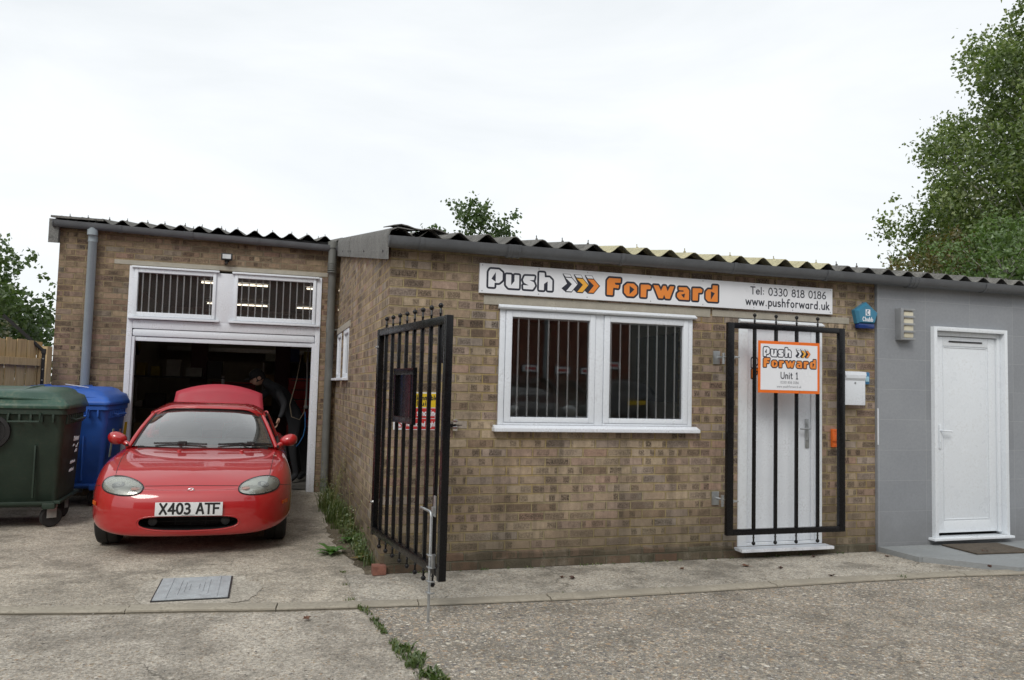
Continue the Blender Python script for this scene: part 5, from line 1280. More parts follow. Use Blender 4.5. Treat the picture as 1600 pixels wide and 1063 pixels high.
# red tool cabinets
def cabinet(x,y,w,h,z,label):
    t=thing('tool_cabinet',(x,y,z),label,'tool cabinet'); mb=MB(); mb.bbox(-w/2,w/2,0,.45,0,h,.01); mb.build('cabinet_case',M_redpaint,t)
    n=max(2,int(h/.16))
    for k in range(n):
        mb=MB(); mb.bbox(-w/2+.02,w/2-.02,-.012,-.001,.015+k*(h-.02)/n,(k+1)*(h-.02)/n,.004); d_=mb.build('drawer',M_redpaint,t)
        mb=MB(); mb.bbox(-w/2+.05,w/2-.05,-.026,-.013,(k+1)*(h-.02)/n-.03,(k+1)*(h-.02)/n-.015,.003); mb.build('handle',M_dark,d_)
cabinet(-.15,8.6,.75,1.55,G,'tall red tool cabinet behind the mechanic'); cabinet(-1.55,11.0,.85,1.45,G,'red tool cabinet at the back wall behind the open boot')
def shelf(x,y,w,zs,label,seed):
    t=thing('shelving_unit',(x,y,G),label,'shelves'); rk=random.Random(seed); mb=MB()
    for sx in (0,w-.03):
        for sy in (0,.4): mb=MB(); mb.box(sx,sx+.03,sy,sy+.03,0,zs[-1]+.05); mb.build('upright',M_galv,t)
    for z in zs:
        mb=MB(); mb.box(0,w,-.01,.44,z,z+.03); sh_=mb.build('shelf',M_int,t)
    for z in zs:
        u=.05
        while u<w-.25:
            ww=rk.uniform(.12,.35); hh=rk.uniform(.1,.3); c=rk.choice([(.25,.18,.1),(.03,.05,.15),(.2,.03,.02),(.05,.05,.05),(.3,.3,.28),(.25,.2,.03)])
            m_=M('box_paint',c,.7,var=.2); mb=MB(); mb.bbox(0,ww,0,.3,0,hh,.008); mb.bbox(.02,ww-.02,-.004,.0,.03,hh-.04,.002); o=mb.build('storage_box',m_); o.location=(x+u,y+.04,G+z+.031)
            SB.append((o,x+u,z,label)); u+=ww+rk.uniform(.03,.1)
SB=[]
shelf(-3.15,8.9,1.5,(.4,.95,1.5),'dark metal shelving at the left wall of the garage',1); shelf(-1.0,12.1,1.8,(.9,1.45,1.9),'metal shelving along the back wall of the garage',2)
cn={}
ordw=['first','second','third','fourth','fifth','sixth','seventh','eighth']
for o,x,z,l in SB:
    k=(l,z); cn[k]=cn.get(k,0)+1; lev={.4:'bottom',.95:'middle',1.5:'top',.9:'bottom',1.45:'middle',1.9:'top'}[z]
    tag(o,'%s box from the left on the %s shelf %s'%(ordw[cn[k]-1],lev,'at the left garage wall' if 'left wall' in l else 'at the back garage wall'),'storage box','storage boxes on the garage shelves')
mb=MB(); mb.bbox(-3.0,.6,12.35,12.7,2.05,2.09,.004); mb.bbox(-3.0,.6,12.33,12.35,2.0,2.09,.004); tag(mb.build('long_shelf',M_galv),'long pale shelf high on the back garage wall','shelf')
# stacked wheels by the right jamb
for k,(x,y,z) in enumerate(((-.75,7.4,.30),(-.15,7.3,.31))):
    t=thing('spare_tyre',(x,y,G),('left','right')[k]+' one of two spare tyres leaning upright behind the car door','tyre','spare tyres in the garage')
    mb=MB(); mb.lathe([(.2,-.09),(.27,-.10),(.31,-.07),(.31,.07),(.27,.10),(.2,.09)],32,at(0,0,.31)@rot('X',97)); ty=mb.build('tyre',M_rubber,t,smooth=35)
    mb=MB(); mb.lathe([(.2,-.06),(.2,.06),(.06,.04)],24,at(0,0,.31)@rot('X',97)); mb.build('rim',M_galv,ty,smooth=35)
# hose and rope by the right jamb
mb=MB(); mb.tube([(-.45,5.25,1.75),(-.50,5.22,1.4),(-.58,5.2,1.05),(-.55,5.2,.88),(-.44,5.2,.84),(-.38,5.2,.95),(-.36,5.2,1.3),(-.38,5.22,1.75)],.006,6)
tag(mb.build('air_hose',M('pale_hose',(.14,.115,.08),.6),smooth=60),'pale hose looped on the wall inside the right of the garage opening','hose')
mb=MB(); mb.tube([(-.37,5.17,.95),(-.36,5.17,.75),(-.38,5.17,.62),(-.43,5.17,.52),(-.47,5.17,.47)],.007,6)
tag(mb.build('blue_rope',M('blue_rope',(.015,.10,.26),.7),smooth=60),'bright blue rope end hanging inside the right garage jamb','rope')
mb=MB(); mb.lathe([(.03,0),(.035,.03),(.03,.04)],12,at(-.36,5.16,1.0)); mb.tube([(-.36,5.2,1.9),(-.36,5.2,1.04)],.013,8); tag(mb.build('air_line',M_int,smooth=40),'steel air line pipe just inside the right garage jamb','pipe')
mb=MB(); mb.lathe([(.22,0),(.22,.03),(.18,.04),(.05,.04)],32,at(-3.15,9.2,2.0)@rot('Y',90)); mb.mi=1; mb.lathe([(.15,.041),(.12,.045)],32,at(-3.15,9.2,2.0)@rot('Y',90))
tag(mb.build('dartboard',[M_dark,M('mustard',(.3,.22,.03),.7)],smooth=40),'round dark and yellow board on the left garage wall','dartboard')
# two-post lift uprights
for x,l in ((-2.1,'left'),(-.62,'right')):
    t=thing('lift_post',(x,9.3 if l=='left' else 9.9,G),'dark %s post of the vehicle lift inside the garage'%l,'lift post','vehicle lift posts')
    mb=MB(); mb.bbox(-.14,.14,-.12,.12,.03,2.8,.01); mb.bbox(-.2,.2,-.2,.2,0,.03,.005); mb.build('column',M('lift_paint',(.05,.01,.01),.5),t)
    mb=MB(); mb.bbox(-.17,.17,-.17,.17,.8,1.3,.01); mb.build('carriage',M_dark,t)

# ---- mechanic leaning over behind the car
M_cloth=M('dark_workwear',(.018,.019,.022),.85,var=.25,scale=14,bump=.3); M_skin=M('skin',(.42,.25,.18),.55,var=.08,scale=20); M_cap=M('dark_cap',(.012,.012,.013),.8)
pr=thing('person',(-.70,5.75,G),'person in dark workwear and dark cap bending over behind the open boot','person')
def skin(name,nodes,edges,mat,parent,sub=2):
    me=bpy.data.meshes.new(name); me.from_pydata([n[0] for n in nodes],edges,[]); o=bpy.data.objects.new(name,me); col.objects.link(o); o.parent=parent
    md=o.modifiers.new('k','SKIN'); sv=me.skin_vertices[0].data
    for i,n in enumerate(nodes):
        r=n[1]; sv[i].radius=(r,r) if not isinstance(r,tuple) else r
        sv[i].use_root=(i==0)
    s2=o.modifiers.new('s','SUBSURF'); s2.levels=sub; s2.render_levels=sub
    md.use_smooth_shade=True
    bpy.context.view_layer.update(); applymods(o); o.data.materials.clear(); o.data.materials.append(mat)
    for p in o.data.polygons: p.use_smooth=True; p.material_index=0
    return o
# pelvis right/back, torso leaning to the left (towards -x), head low looking down-left
nodes=[((.22,.12,.92),(.15,.12)),((.16,.10,1.08),(.135,.11)),((.04,.05,1.26),(.16,.125)),((-.10,.0,1.40),(.15,.12)),((-.20,-.02,1.46),.062),((-.27,-.03,1.50),.07),
 ((-.06,-.17,1.37),.062),((.06,-.27,1.16),.052),((.02,-.32,1.0),.036),((-.02,-.34,.96),.030),
 ((-.10,.17,1.40),.062),((-.30,.22,1.22),.050),((-.48,.14,1.10),.036),((-.52,.12,1.08),.03),
 ((.22,.02,.86),.10),((.20,-.02,.50),.065),((.27,.05,.12),.045),((.17,-.04,.04),.045),
 ((.30,.22,.86),.10),((.36,.24,.50),.065),((.40,.30,.12),.045),((.30,.22,.04),.045)]
ed=[(0,1),(1,2),(2,3),(3,4),(4,5),(3,6),(6,7),(7,8),(8,9),(3,10),(10,11),(11,12),(12,13),(0,14),(14,15),(15,16),(16,17),(0,18),(18,19),(19,20),(20,21)]
bd=skin('body',nodes,ed,M_cloth,pr)
# head with face
bm=bmesh.new(); bmesh.ops.create_uvsphere(bm,u_segments=28,v_segments=20,radius=1)
for v in bm.verts:
    x,y,z=v.co; fr=max(0,-x)
    X=x*.098; Y=y*.075*(1-.18*max(0,-z)); Z=z*.115
    if -x>.3: X-=.010*math.exp(-((z+.55)**2)/.06)*(1-abs(y))           # chin
    if -x>.6: X-=.028*math.exp(-(y*y)/.012-((z+.08)**2)/.03)            # nose
    if -x>.5: X+=.010*math.exp(-((abs(y)-.38)**2)/.02-((z-.08)**2)/.012) # eye sockets
    if -x>.5: X-=.006*math.exp(-(y*y)/.05-((z+.40)**2)/.004)            # lips
    v.co=Vector((X,Y,Z))
mb=MB(); bm.verts.index_update(); mb.add([v.co for v in bm.verts],[tuple(v.index for v in f.verts) for f in bm.faces]); bm.free()
for sy in (-1,1):
    mb.lathe([(.004,0),(.026,.004),(.03,.010),(.018,.014)],12,at(.0,sy*.070,-.005)@rot('X',-90*sy))
hd=mb.build('head',M_skin,pr,smooth=70); hd.location=(-.335,-.05,1.525); hd.rotation_euler=(R(0),R(-28),R(20))
mb=MB()
for sy in (-1,1): mb.lathe([(.003,-.006),(.011,0),(.003,.006)],10,at(-.083,sy*.029,.012)@rot('Y',90))
mb.build('eye',M_dark,hd)
mb=MB(); mb.lathe([(.101,.02),(.104,.05),(.09,.095),(.055,.122),(.01,.13)],24,at(.006,0,0)); mb.v=[(x,y*.82,z) for x,y,z in mb.v]; mb.bbox(-.175,-.06,-.065,.065,.035,.048,.006); mb.build('cap',M_cap,hd,smooth=50)
mb=MB(); mb.lathe([(.098,-.045),(.103,0),(.101,.03)],24,at(.018,0,0)); mb.v=[(x,y*.80,z) for x,y,z in mb.v]; mb.build('hair',M_cap,hd,smooth=50)
# hands
def hand(loc,dirv,palmn,side):
    d=Vector(dirv).normalized(); n_=Vector(palmn).normalized(); s_=d.cross(n_).normalized()*side
    P=lambda a,b,c: (Vector(loc)+d*a+s_*b+n_*c)
    nodes=[(P(0,0,0),(.024,.018)),(P(.045,0,.0),(.034,.016)),(P(.085,0,.003),(.034,.014))]; ed=[(0,1),(1,2)]
    hnd=skin('hand',nodes,ed,M_skin,pr,2)
    for k,(b,l) in enumerate(((-.030,.070),(-.010,.080),(.010,.074),(.029,.058))):
        nn=[(P(.080,b*.8,.002),.0098),(P(.095+l*.3,b,.004),.009),(P(.095+l*.62,b*1.02,.018),.0084),(P(.095+l*.8,b,.038),.0075)]
        skin('finger',nn,[(0,1),(1,2),(2,3)],M_skin,hnd_parent(hnd),1)
    skin('thumb',[(P(.03,-.028,.004),.012),(P(.055,-.050,.012),.0105),(P(.085,-.056,.024),.009)],[(0,1),(1,2)],M_skin,hnd_parent(hnd),1)
def hnd_parent(h): return h
hand((-.015,-.337,.965),(-.15,-.1,-1),(-1,0,.1),1); hand((-.51,.12,1.085),(-1,-.2,-.35),(0,0,-1),1)

# ================================================================ FOLIAGE
def leaves(pts,size,rk,asp=.7,droop=0):
    mb=MB(); V=[];F=[]
    for i,(p,sc) in enumerate(pts):
        s=size*sc*rk.uniform(.7,1.25)
        a=rk.uniform(0,6.283); b=math.asin(rk.uniform(-1,1)); t=Vector((math.cos(a)*math.cos(b),math.sin(a)*math.cos(b),math.sin(b)))
        q=Vector((rk.gauss(0,1),rk.gauss(0,1),rk.gauss(0,1))); n=t.cross(q)
        if n.length<1e-4: continue
        n.normalize(); w=n*(s*asp*.5); f=t.cross(n)*(s*.12)
        o=len(V); p=Vector(p)
        V+= [p-t*(s*.5),p+w+f,p+t*(s*.55),p-w+f]; F+=[(o,o+1,o+2),(o,o+2,o+3)]
    me=bpy.data.meshes.new('crown'); me.from_pydata([tuple(v) for v in V],[],F); return me
def tree(name,base,inside,box,ntwig,per,size,mat,label,seed,trunk,branches=60,bark=None,cat='tree',freq=.55,thr=-.12,twig=.35,shell=None,rag=.9):
    """inside(p)->0..1 (0 = outside); box = half sizes and z range in which twigs are tried"""
    rk=random.Random(seed); t=thing(name,base,label,cat); pts=[]; ends=[]; tries=0; off=Vector((seed*3.1,seed*1.7,0))
    while len(ends)<ntwig and tries<ntwig*40:
        tries+=1; p=Vector((rk.uniform(box[0],box[1]),rk.uniform(box[2],box[3]),rk.uniform(box[4],box[5])))
        q=p+Vector((mnoise.noise(p*.8+off),mnoise.noise(p*.8+off*2),mnoise.noise(p*.8+off*3)))*rag
        f=inside(q)
        if f<=0: continue
        if shell and rk.random()>shell+(1-shell)*min(1,max(0,1-f)*1.6): continue
        if mnoise.noise(p*freq+off)<thr+rk.uniform(-.12,.12): continue
        ends.append(p)
        c=Vector((0,0,box[4])); o_=(p-c); o_.z*=.35; o_=o_.normalized() if o_.length>0 else Vector((1,0,0)); d=(o_*.7+Vector((rk.gauss(0,.5),rk.gauss(0,.5),.55+rk.gauss(0,.35)))).normalized()
        L_=twig*rk.uniform(.6,1.4)
        for k in range(per):
            u=k/per; j_=.22*twig; pts.append((p+d*(L_*u)+Vector((rk.gauss(0,j_),rk.gauss(0,j_),rk.gauss(0,j_)-.1*u*u)),1.0-.25*u))
    me=leaves(pts,size,rk); me.materials.append(mat); o=bpy.data.objects.new('crown',me); col.objects.link(o); o.parent=t
    mb=MB(); h,r0=trunk
    mb.tube([(0,0,-.3),(.05*r0,0,h*.35),(-.1*r0,.1*r0,h*.7),(0,0,h)],[r0*1.25,r0*.9,r0*.55,r0*.12],10)
    for k in range(branches):
        e=rk.choice(ends); z0=min(h*.95,max(h*.12,e.z-e.xy.length*.9)); s_=Vector((0,0,z0)); mid=s_.lerp(e,.5)+Vector((rk.gauss(0,.05),rk.gauss(0,.05),-.08*e.xy.length)); rr=r0*.27*(1-z0/h*.6)
        mb.tube([s_,mid,e],[rr,rr*.5,rr*.08],5)
    mb.build('trunk',bark or M_bark,t,smooth=60); return t
M_bark=M('bark',(.10,.085,.065),.95,var=.3,scale=6,bump=.8); M_barkp=M('pale_bark',(.30,.29,.26),.9,var=.3,scale=6,bump=.6)
ML1=leafmat('poplar_leaf',[(0.0,(.04,.062,.016)),(.3,(.085,.13,.03)),(.6,(.14,.19,.05)),(.8,(.22,.26,.10)),(1.0,(.40,.42,.28))])
ML2=leafmat('autumn_leaf',[(0.0,(.045,.045,.012)),(.4,(.085,.085,.02)),(.7,(.13,.10,.025)),(1.0,(.17,.11,.03))])
ML3=leafmat('dark_green_leaf',[(0.0,(.025,.05,.015)),(.4,(.055,.095,.025)),(.7,(.09,.14,.04)),(1.0,(.16,.20,.08))])
ML4=leafmat('bright_green_leaf',[(0.0,(.045,.085,.02)),(.4,(.08,.14,.03)),(.8,(.12,.19,.05)),(1.0,(.16,.23,.08))])
def cone_in(tab):
    def f(p):
        r=p.xy.length; R_=prof(tab,p.z)
        return 0 if (p.z<tab[0][0] or p.z>tab[-1][0] or r>R_) else 1-r/R_+.001
    return f
def blobs_in(bl):
    def f(p):
        b=0
        for x,y,z,r in bl:
            d=(p-Vector((x,y,z))).length/r
            if d<1: b=max(b,1-d+.001)
        return b
    return f
pop=[(1.5,6.0),(4,6.6),(6,6.9),(9,6.8),(11.4,6.0),(13.3,4.8),(15.8,3.6),(18,2.6),(20.5,1.1),(21.5,.4)]
tree('poplar_tree',(28.9,15.0,G),cone_in(pop),(-8,8,-8,8,1.5,22),16500,9,.195,ML1,'tall pale green poplar rising beyond the grey unit at the right edge',11,(18.5,.42),branches=330,bark=M_barkp,freq=.55,thr=.06,twig=.65,shell=.35,rag=1.5)
tree('autumn_tree',(21.2,15.0,G),cone_in([(1.2,1.5),(3,1.8),(5.5,1.8),(6.6,1.2),(7.4,.2)]),(-2,2,-2,2,1.2,7.4),900,8,.16,ML2,'brownish autumn tree low in front of the poplar, left side',12,(5.6,.16),branches=60,thr=-.25)
tree('bright_tree',(20.6,12.1,G),cone_in([(1.2,1.8),(3,2.1),(5,2.1),(6.3,1.5),(7.2,.3)]),(-2.3,2.3,-2.3,2.3,1.2,7.3),1300,8,.15,ML4,'fresh green bushy tree low in front of the poplar, at the right edge',13,(5.6,.16),branches=60,bark=M_barkp,thr=-.25)
bl=[(-1.75,0,6.5,.5),(-2.05,0,6.2,.4),(-1.2,0,7.0,.5),(-1.4,0,5.8,.7),(-1.25,0,6.7,.45),(-.8,0,6.2,.8),(-.35,0,7.1,.6),(0,0,7.5,.45),(.15,0,6.6,.8),(.6,0,6.9,.5),(1.0,0,7.1,.5),(1.4,0,6.5,.5),(1.75,0,6.2,.45),(2.2,0,5.8,.4),(-.1,0,5.6,1.2),(1.1,0,5.6,1.1),(-1.7,0,5.5,.7),(2.0,0,5.3,.7),(-.3,0,7.9,.22),(1.2,0,7.6,.22)]
tree('small_tree',(5.55,19.5,G-.5),blobs_in(bl),(-3,3,-1.2,1.2,4.5,8.2),1250,9,.16,ML3,'small loose green tree rising above the middle of the roof',14,(6.2,.12),branches=90,freq=1.1,thr=-.35,twig=.34)
tree('hedge_tree',(-9.9,14.5,G),cone_in([(.6,3.7),(2,4.1),(3.2,3.9),(4.0,3.2),(4.8,2.3),(5.4,1.4),(5.9,.4)]),(-4.2,4.2,-4.2,4.2,.6,6),7500,8,.15,ML3,'dark green bushy tree behind the timber fence on the left',15,(4.8,.18),branches=120,freq=.9,thr=-.22,twig=.4,shell=.4)
tree('garden_shrub',(-6.3,9.4,G),cone_in([(.3,1.6),(1.2,1.7),(1.9,1.2),(2.5,.4)]),(-1.8,1.8,-1.8,1.8,.3,2.6),1100,8,.08,leafmat('grey_green_leaf',[(0.0,(.04,.06,.03)),(.5,(.09,.10,.06)),(1.0,(.20,.18,.13))]),'grey green shrub with pale seed heads just behind the timber fence',16,(1.9,.05),branches=70,bark=M_barkp,cat='shrub',freq=1.5,twig=.2)

# grass, weeds and leaves on the ground
rk=random.Random(77); q=[]
for k in range(40):
    y=-.02+4.75*k/39; q.append((-.07-.16*math.sin(math.pi*min(1,k/30))-rk.uniform(0,.06),y))
sheet('soil',[(-.001,-.02),(-.001,4.78)]+q[::-1],G+.002,groundmat('dark_soil',(.085,.07,.045),(.16,.135,.095),STN,60,.4,stain=1.0,bump=1.0))
def blades(mb,x,y,n,h,sp,rk,wd=.004,lean=.6,z=G):
    for _ in range(n):
        a=rk.uniform(0,6.283); r=sp*math.sqrt(rk.random()); px_,py_=x+r*math.cos(a),y+r*math.sin(a); hh=h*rk.uniform(.45,1.15); l=rk.uniform(.2,lean)*hh; b=rk.uniform(0,6.283)
        d_=Vector((math.cos(b),math.sin(b),0)); s_=Vector((-d_.y,d_.x,0))*wd; p=Vector((px_,py_,z)); q=p+d_*l*.3+Vector((0,0,hh*.6)); e=p+d_*l+Vector((0,0,hh*rk.uniform(.75,1)))
        mb.add([p-s_,p+s_,q+s_*.8,q-s_*.8,e],[(0,1,2,3),(3,2,4)])
MG=leafmat('grass_blade',[(0.0,(.035,.065,.015)),(.4,(.07,.11,.025)),(.7,(.12,.15,.045)),(.9,(.24,.21,.10)),(1.0,(.32,.27,.16))])
rk=random.Random(31); mb=MB()
for k in range(90):
    y=rk.uniform(.25,4.3); f=1-abs(y-2.2)/2.6; x=-.02-abs(rk.gauss(0,.09))*max(.3,f); blades(mb,x,y,int(8+10*max(0,f)),.09+.17*max(0,f)*rk.random(),.05,rk,wd=.0035)
for k in range(26):
    y=rk.uniform(2.2,3.6); blades(mb,-.10-rk.random()*.12,y,16,.30*rk.uniform(.6,1),.06,rk,wd=.004,lean=.9)
for k in range(60):
    y=rk.uniform(.1,4.4); x=-.03-abs(rk.gauss(0,.07)); h=rk.uniform(.06,.3); q=[Vector((x,y,G)),Vector((x-rk.uniform(-.02,.05),y+rk.uniform(-.05,.05),G+h*.6)),Vector((x-rk.uniform(-.02,.1),y+rk.uniform(-.08,.08),G+h))]; mb.tube(q,[.002,.0015,.0008],4)
    for j in range(int(h*60)):
        f=rk.uniform(.2,1); c=q[0].lerp(q[2],f)+Vector((rk.gauss(0,.02),rk.gauss(0,.02),rk.gauss(0,.01))); d_=Vector((rk.gauss(0,1),rk.gauss(0,1),rk.gauss(0,.5))).normalized()*rk.uniform(.012,.028); w_=d_.orthogonal().normalized()*.009; mb.add([c,c+d_*.5+w_,c+d_,c+d_*.5-w_],[(0,1,2,3)])
tag(mb.build('grass',MG),'long green and yellowing grass along the foot of the side wall','grass',kind='stuff')
# moss and small weeds in the joint
mb=MB()
for i in range(60):
    t=rk.random()**.8; k=t*4; a=jl[int(k)]; b=jl[int(k)+1]; f=k-int(k); x=a[0]+(b[0]-a[0])*f+rk.gauss(0,.012); y=a[1]+(b[1]-a[1])*f
    blades(mb,x,y,7,.018+.02*rk.random()*(2 if -2.3<y<-1.8 else 1),.018+.02*(y<-1.7),rk,wd=.005,lean=1.2)
for (x,y) in ((-.07,-1.95),(-.09,-2.05),(-.04,-2.2),(-.12,-1.8),(-.02,-2.3)): blades(mb,x,y,40,.05,.05,rk,wd=.008,lean=1.3)
tag(mb.build('joint_weeds',MG),'low moss and weeds growing in the joint across the yard','weeds',kind='stuff')
mb=MB()
for i in range(40):
    x=rk.uniform(.2,4.6); blades(mb,x,-.035-rk.random()*.01,5,.022,.02,rk,wd=.004,lean=1.2)
for (x,y) in ((4.08,-.99),(4.1,-.98),(2.0,-.88),(3.3,-.87),(1.2,-.86),(5.3,-1.05),(4.7,-1.0),(-.3,-.72),(-.28,-.3),(-.27,.1)): blades(mb,x,y,12,.035 if x>4 and x<4.2 else .018,.03,rk,wd=.004,lean=1.1)
tag(mb.build('moss',MG),'thin moss and tiny weeds along the wall foot and kerb','weeds',kind='stuff')
def rosette(loc,r,n,mat,label,tall=0):
    t=thing('weed',loc,label,'weed'); mb=MB()
    for k in range(n):
        a=6.283*k/n+rk.uniform(-.2,.2); l=r*rk.uniform(.7,1.1); d_=Vector((math.cos(a),math.sin(a),0)); s_=Vector((-d_.y,d_.x,0)); e=rk.uniform(.15,.5)
        pts=[]
        for j in range(6):
            f=j/5; w=.022*math.sin(math.pi*min(1,f*.9+.08))*(1+.35*(j%2)); p=d_*l*f+Vector((0,0,l*e*math.sin(f*2.2)+.004)); pts+= [p-s_*w,p+s_*w]
        mb.add(pts,[(2*j,2*j+1,2*j+3,2*j+2) for j in range(5)])
    mb.build('leaf_rosette',mat,t,smooth=60)
    if tall:
        mb=MB()
        for k in range(tall):
            a=rk.uniform(0,6.283); d_=Vector((math.cos(a),math.sin(a),0)); h=rk.uniform(.4,.75); mb.tube([Vector((0,0,0)),d_*.05+Vector((0,0,h*.5)),d_*.14+Vector((0,0,h))],[.003,.002,.001],4)
            for j in range(26):
                f=rk.uniform(.45,1); p=d_*(.14*f)+Vector((rk.gauss(0,.03),rk.gauss(0,.03),h*f)); s=.012; q=Vector((rk.gauss(0,1),rk.gauss(0,1),rk.gauss(0,1))).normalized()*s; w=q.orthogonal().normalized()*s*.5; mb.add([p,p+w,p+q,p-w],[(0,1,2,3)])
        mb.build('stem',leafmat('seed_head',[(0.0,(.16,.17,.05)),(1.0,(.33,.31,.15))]),t)
    return t
MW=leafmat('weed_leaf',[(0.0,(.05,.13,.025)),(1.0,(.10,.20,.05))])
rosette((-.30,.80,G),.17,14,MW,'dock rosette growing alone out of the drive near the corner')
rosette((-.13,2.9,G),.12,9,MW,'tall seeding weed with feathery heads against the side wall',tall=9)
rosette((-.10,1.25,G),.15,11,MW,'broad leaved weed at the foot of the side wall near the brick corner',tall=2)
rosette((-.06,.50,G),.11,10,leafmat('dry_weed',[(0.0,(.15,.15,.04)),(1.0,(.22,.13,.05))]),'yellowing weed beside the red brick at the corner')
ML=[M('dead_leaf_brown',(.12,.055,.03),.8,var=.3,scale=40),M('dead_leaf_dark',(.07,.035,.025),.8,var=.3,scale=40)]
sp=[(1.35,-.42,'near the middle of the pavement, left of the other leaves'),(1.42,-.46,'touching its twin in the middle of the pavement'),(2.45,-.33,'on the pavement below the office window'),(3.3,-.48,'on the pavement before the door gate'),(3.05,-.35,'below the lower gate hinge'),(3.9,-.14,'under the white doorstep'),(4.62,-.25,'at the left corner of the grey slab'),(5.0,-.99,'at the front edge of the grey slab'),(5.4,-1.06,'against the kerb before the grey slab'),(3.55,-.8,'beside the kerb in front of the door'),(-.6,-1.1,'on the concrete just below the kerb'),(5.55,-.45,'lying on the doormat edge')]
for k,(x,y,l) in enumerate(sp):
    mb=MB(); vs=[];n=9; sz=rk.uniform(.022,.04)
    for i in range(n):
        a=6.283*i/n; r_=sz*(1 if i%2 else .6); vs.append((r_*math.cos(a),r_*math.sin(a)*.8,.006+rk.uniform(0,.014)))
    vs.append((0,0,.002)); fs=[(i,(i+1)%n,n) for i in range(n)]; mb.add(vs,fs); mb.tube([(0,0,.002),(sz*1.6,0,.008)],.001,4)
    o=mb.build('dead_leaf',ML[k%2]); o.location=(x,y,G+(.052 if x>4.8 and y>-1.0 and y<-.05 else .002)); o.rotation_euler=(0,0,rk.uniform(0,6)); o['label']='dead brown leaf '+l; o['category']='leaf'; o['group']='dead leaves on the ground'
# loose pebbles
mb=MB()
for k in range(3600):
    x=rk.uniform(-3.5,6); y=rk.uniform(-4.6,.9)
    if y>-.1 and x>-.05: continue
    if abs(y+.95)<.11 and rk.random()<.8: continue
    if x<-.2 and rk.random()<.6: continue
    s_=rk.uniform(.0022,.0058)*(1.3 if rk.random()<.06 else 1); a=rk.uniform(0,6.283); c=Vector((x,y,G+s_*.15)); vs=[]
    for (u,v,w_) in ((1,0,0),(0,1,0),(-1,0,0),(0,-1,0),(0,0,.8),(0,0,-.5)):
        q=Vector((u*rk.uniform(.8,1.3),v*rk.uniform(.6,1),w_)); q.rotate(Matrix.Rotation(a,3,'Z')); vs.append(c+q*s_)
    mb.mi=rk.choice((0,0,1,2)); mb.add(vs,[(0,1,4),(1,2,4),(2,3,4),(3,0,4),(1,0,5),(2,1,5),(3,2,5),(0,3,5)])
tag(mb.build('gravel',[M('pebble_beige',(.34,.29,.22),.8,var=.3,scale=60),M('pebble_dark',(.11,.105,.10),.8,var=.3,scale=60),M('pebble_pale',(.50,.48,.44),.8,var=.2,scale=60)],smooth=60),'loose pebbles scattered over the worn yard surface','gravel',kind='stuff')

# ================================================================ ACROSS THE YARD (seen mirrored in the window glass)
B=thing('yard_building',(0,0,0),'red brick unit across the yard, mirrored in the office window','building')
mb=MB(); mb.box(-14,9.87,-24,-16,-.15,6.2); mb.build('wall',M_redbrick,B)
mb=MB(); mb.box(9.873,20,-24,-16.1,-.15,6.0)
for k in range(52): mb.box(9.9+0,19.9,-16.1+.0,-16.07,k*.11,k*.11+.06)
mb.build('shutter',M('grey_shutter',(.22,.23,.22),.5,var=.1),B)
mb=MB(); mb.box(-14.3,20.3,-24.3,-15.7,6.2,6.45); mb.build('roof',M_roof,B)
mb=MB(); mb.tube([(7.05,-15.92,-.1),(7.05,-15.92,6.1)],.06,10); mb.build('downpipe',M_pipe,B)
for k,x in enumerate((5.72,6.58,7.60,8.44,9.27)):
    t_=thing('yard_notice',(x,-15.96,1.95+(.2 if k==4 else 0)),'%s white and red parking notice on the red brick unit'%ordw[k],'sign','parking notices on the red brick unit')
    mb=MB(); mb.bbox(-.27,.27,-.0,.03,-.125,.125,.004); mb.build('board',M_ink,t_); mb=MB(); mb.bbox(-.24,.24,.031,.036,-.10,.10,.002); mb.build('panel',M_signwhite,t_); mb=MB(); mb.bbox(-.17,.17,.037,.04,-.035,.04,.002); mb.build('red_band',M_redi,t_)
HB={'L':4.1,'plan':[(0,0),(.3,.004),(.55,.05),(.72,.16),(.81,.35),(.85,.7),(.86,1.3),(.86,2.6),(.85,3.4),(.80,3.8),(.62,4.03),(.3,4.09),(0,4.1)]}
hz=[(0,.62),(.15,.74),(.5,.84),(1.0,.93),(1.2,1.0),(1.7,1.33),(2.0,1.42),(2.8,1.45),(3.6,1.40),(3.85,1.15),(4.0,.95),(4.1,.8)]
HB['rings']=[(.9,.1,.1,lambda s:.2),(.97,.02,.02,lambda s:.26),(1,0,0,lambda s:.45),(1,.02,.02,lambda s:.62),(.96,.08,.06,lambda s:prof([(0,.70),(1,.86),(4,.9)],s)),(.86,.16,.1,lambda s:min(prof(hz,s)-.02,prof([(0,.8),(1.3,1.0),(4,1.02)],s))),(.76,.26,.16,lambda s:prof(hz,s)-.06),(.62,.34,.22,lambda s:prof(hz,s)-.015),(0,.4,.3,lambda s:prof(hz,s))]
M_cdark=M('dark_car_paint',(.02,.022,.026),.35,var=.05,coat=.9); M_cgreen=M('dark_green_car_paint',(.015,.025,.022),.35,var=.05,coat=.9)
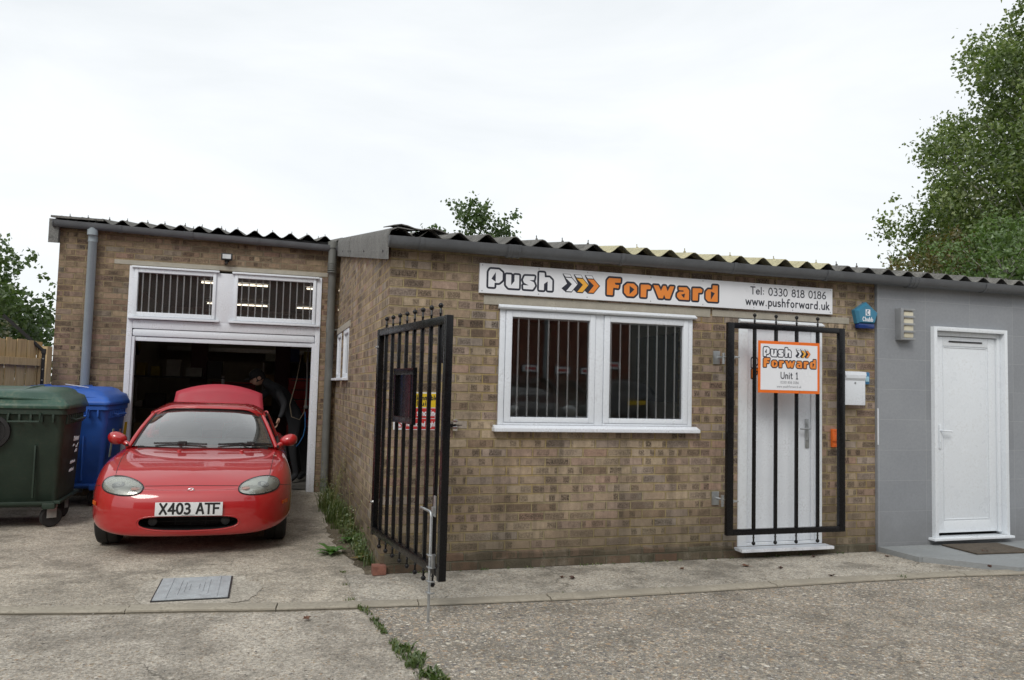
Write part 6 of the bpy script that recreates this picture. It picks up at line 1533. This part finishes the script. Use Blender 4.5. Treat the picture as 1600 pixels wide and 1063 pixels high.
def parked(x,y,rz,mat,label,rear=False):
    t=thing('parked_car',(x,y,G+.38),label,'car','dark cars parked across the yard',rz)
    me=carbody(HB); me.materials.append(mat); bo=bpy.data.objects.new('body',me); col.objects.link(bo); bo.parent=t; md=bo.modifiers.new('s','SUBSURF'); md.levels=2; md.render_levels=2; bpy.context.view_layer.update(); applymods(bo)
    for p in bo.data.polygons: p.use_smooth=True
    bv=BVHTree.FromPolygons([v.co for v in bo.data.vertices],[p.vertices for p in bo.data.polygons])
    for nm,s0,s1,w0,w1 in (('windscreen',1.13,1.68,.64,.56),('rear_window',3.68,3.88,.56,.62)):
        rows=[]
        for j in range(6):
            s=s0+(s1-s0)*j/5; w_=w0+(w1-w0)*j/5; r_=[]
            for i in range(9):
                h=bv.ray_cast(Vector((w_*(-1+i/4),s,3)),Vector((0,0,-1))); r_.append((h[0] if h[0] else Vector((0,s,1)))+Vector((0,0,.006)))
            rows.append(r_)
        patch(rows,nm,M_blackglass,t)
    for sx in (-1,1):
        mb=MB(); mb.add([(sx*.852,1.35,1.0),(sx*.70,1.85,1.32),(sx*.70,3.3,1.33),(sx*.83,3.6,1.02),(sx*.80,1.35,1.0),(sx*.66,1.85,1.32),(sx*.66,3.3,1.33),(sx*.78,3.6,1.02)],[(0,1,2,3),(4,5,6,7),(0,1,5,4),(1,2,6,5),(2,3,7,6),(3,0,4,7)]); mb.build('side_window',M_blackglass,t)
        for s in (.8,3.35): wheel(sx*.78,s,sx,t,r=.30)
        q=bv.ray_cast(Vector((sx*.6,-1,.66)),Vector((0,1,0)))[0]; mb=MB(); mb.lathe([(.10,0),(.09,.02),(.03,.03)],16,Matrix.Translation(q+Vector((0,-.005,0)))@rot('X',90)@Matrix.Scale(1.5,4,(1,0,0))); mb.build('headlight',M('clear_lamp',(.6,.62,.62),.2,metal=.5),t,smooth=60)
    mb=MB(); mb.bbox(-.26,.26,-.015,.0,.36,.47,.003); mb.build('number_plate',M_signwhite,t)
    mb=MB(); mb.bbox(-.26,.26,4.085,4.11,.72,.83,.003); mb.build('number_plate',M_yel,t)
M_blackglass=M('black_car_glass',(.015,.018,.018),.08,var=.05,coat=.5)
parked(4.45,-8.7,R(181),M_cdark,'dark saloon across the yard facing the office window')
parked(6.15,-11.3,R(180),M_cgreen,'dark green car parked across the yard beside the red brick unit')
parked(8.0,-15.7,R(1),M_cdark,'dark hatchback across the yard showing its yellow rear plate')
mb=MB(); mb.add([(-120,-7.2,G-.02),(120,-7.2,G-.02),(120,-8.6,G+.38),(-120,-8.6,G+.38),(-120,-120,G+.38),(120,-120,G+.38)],[(0,1,2,3),(3,2,5,4)]); struct(mb.build('upper_yard',M_g_right))
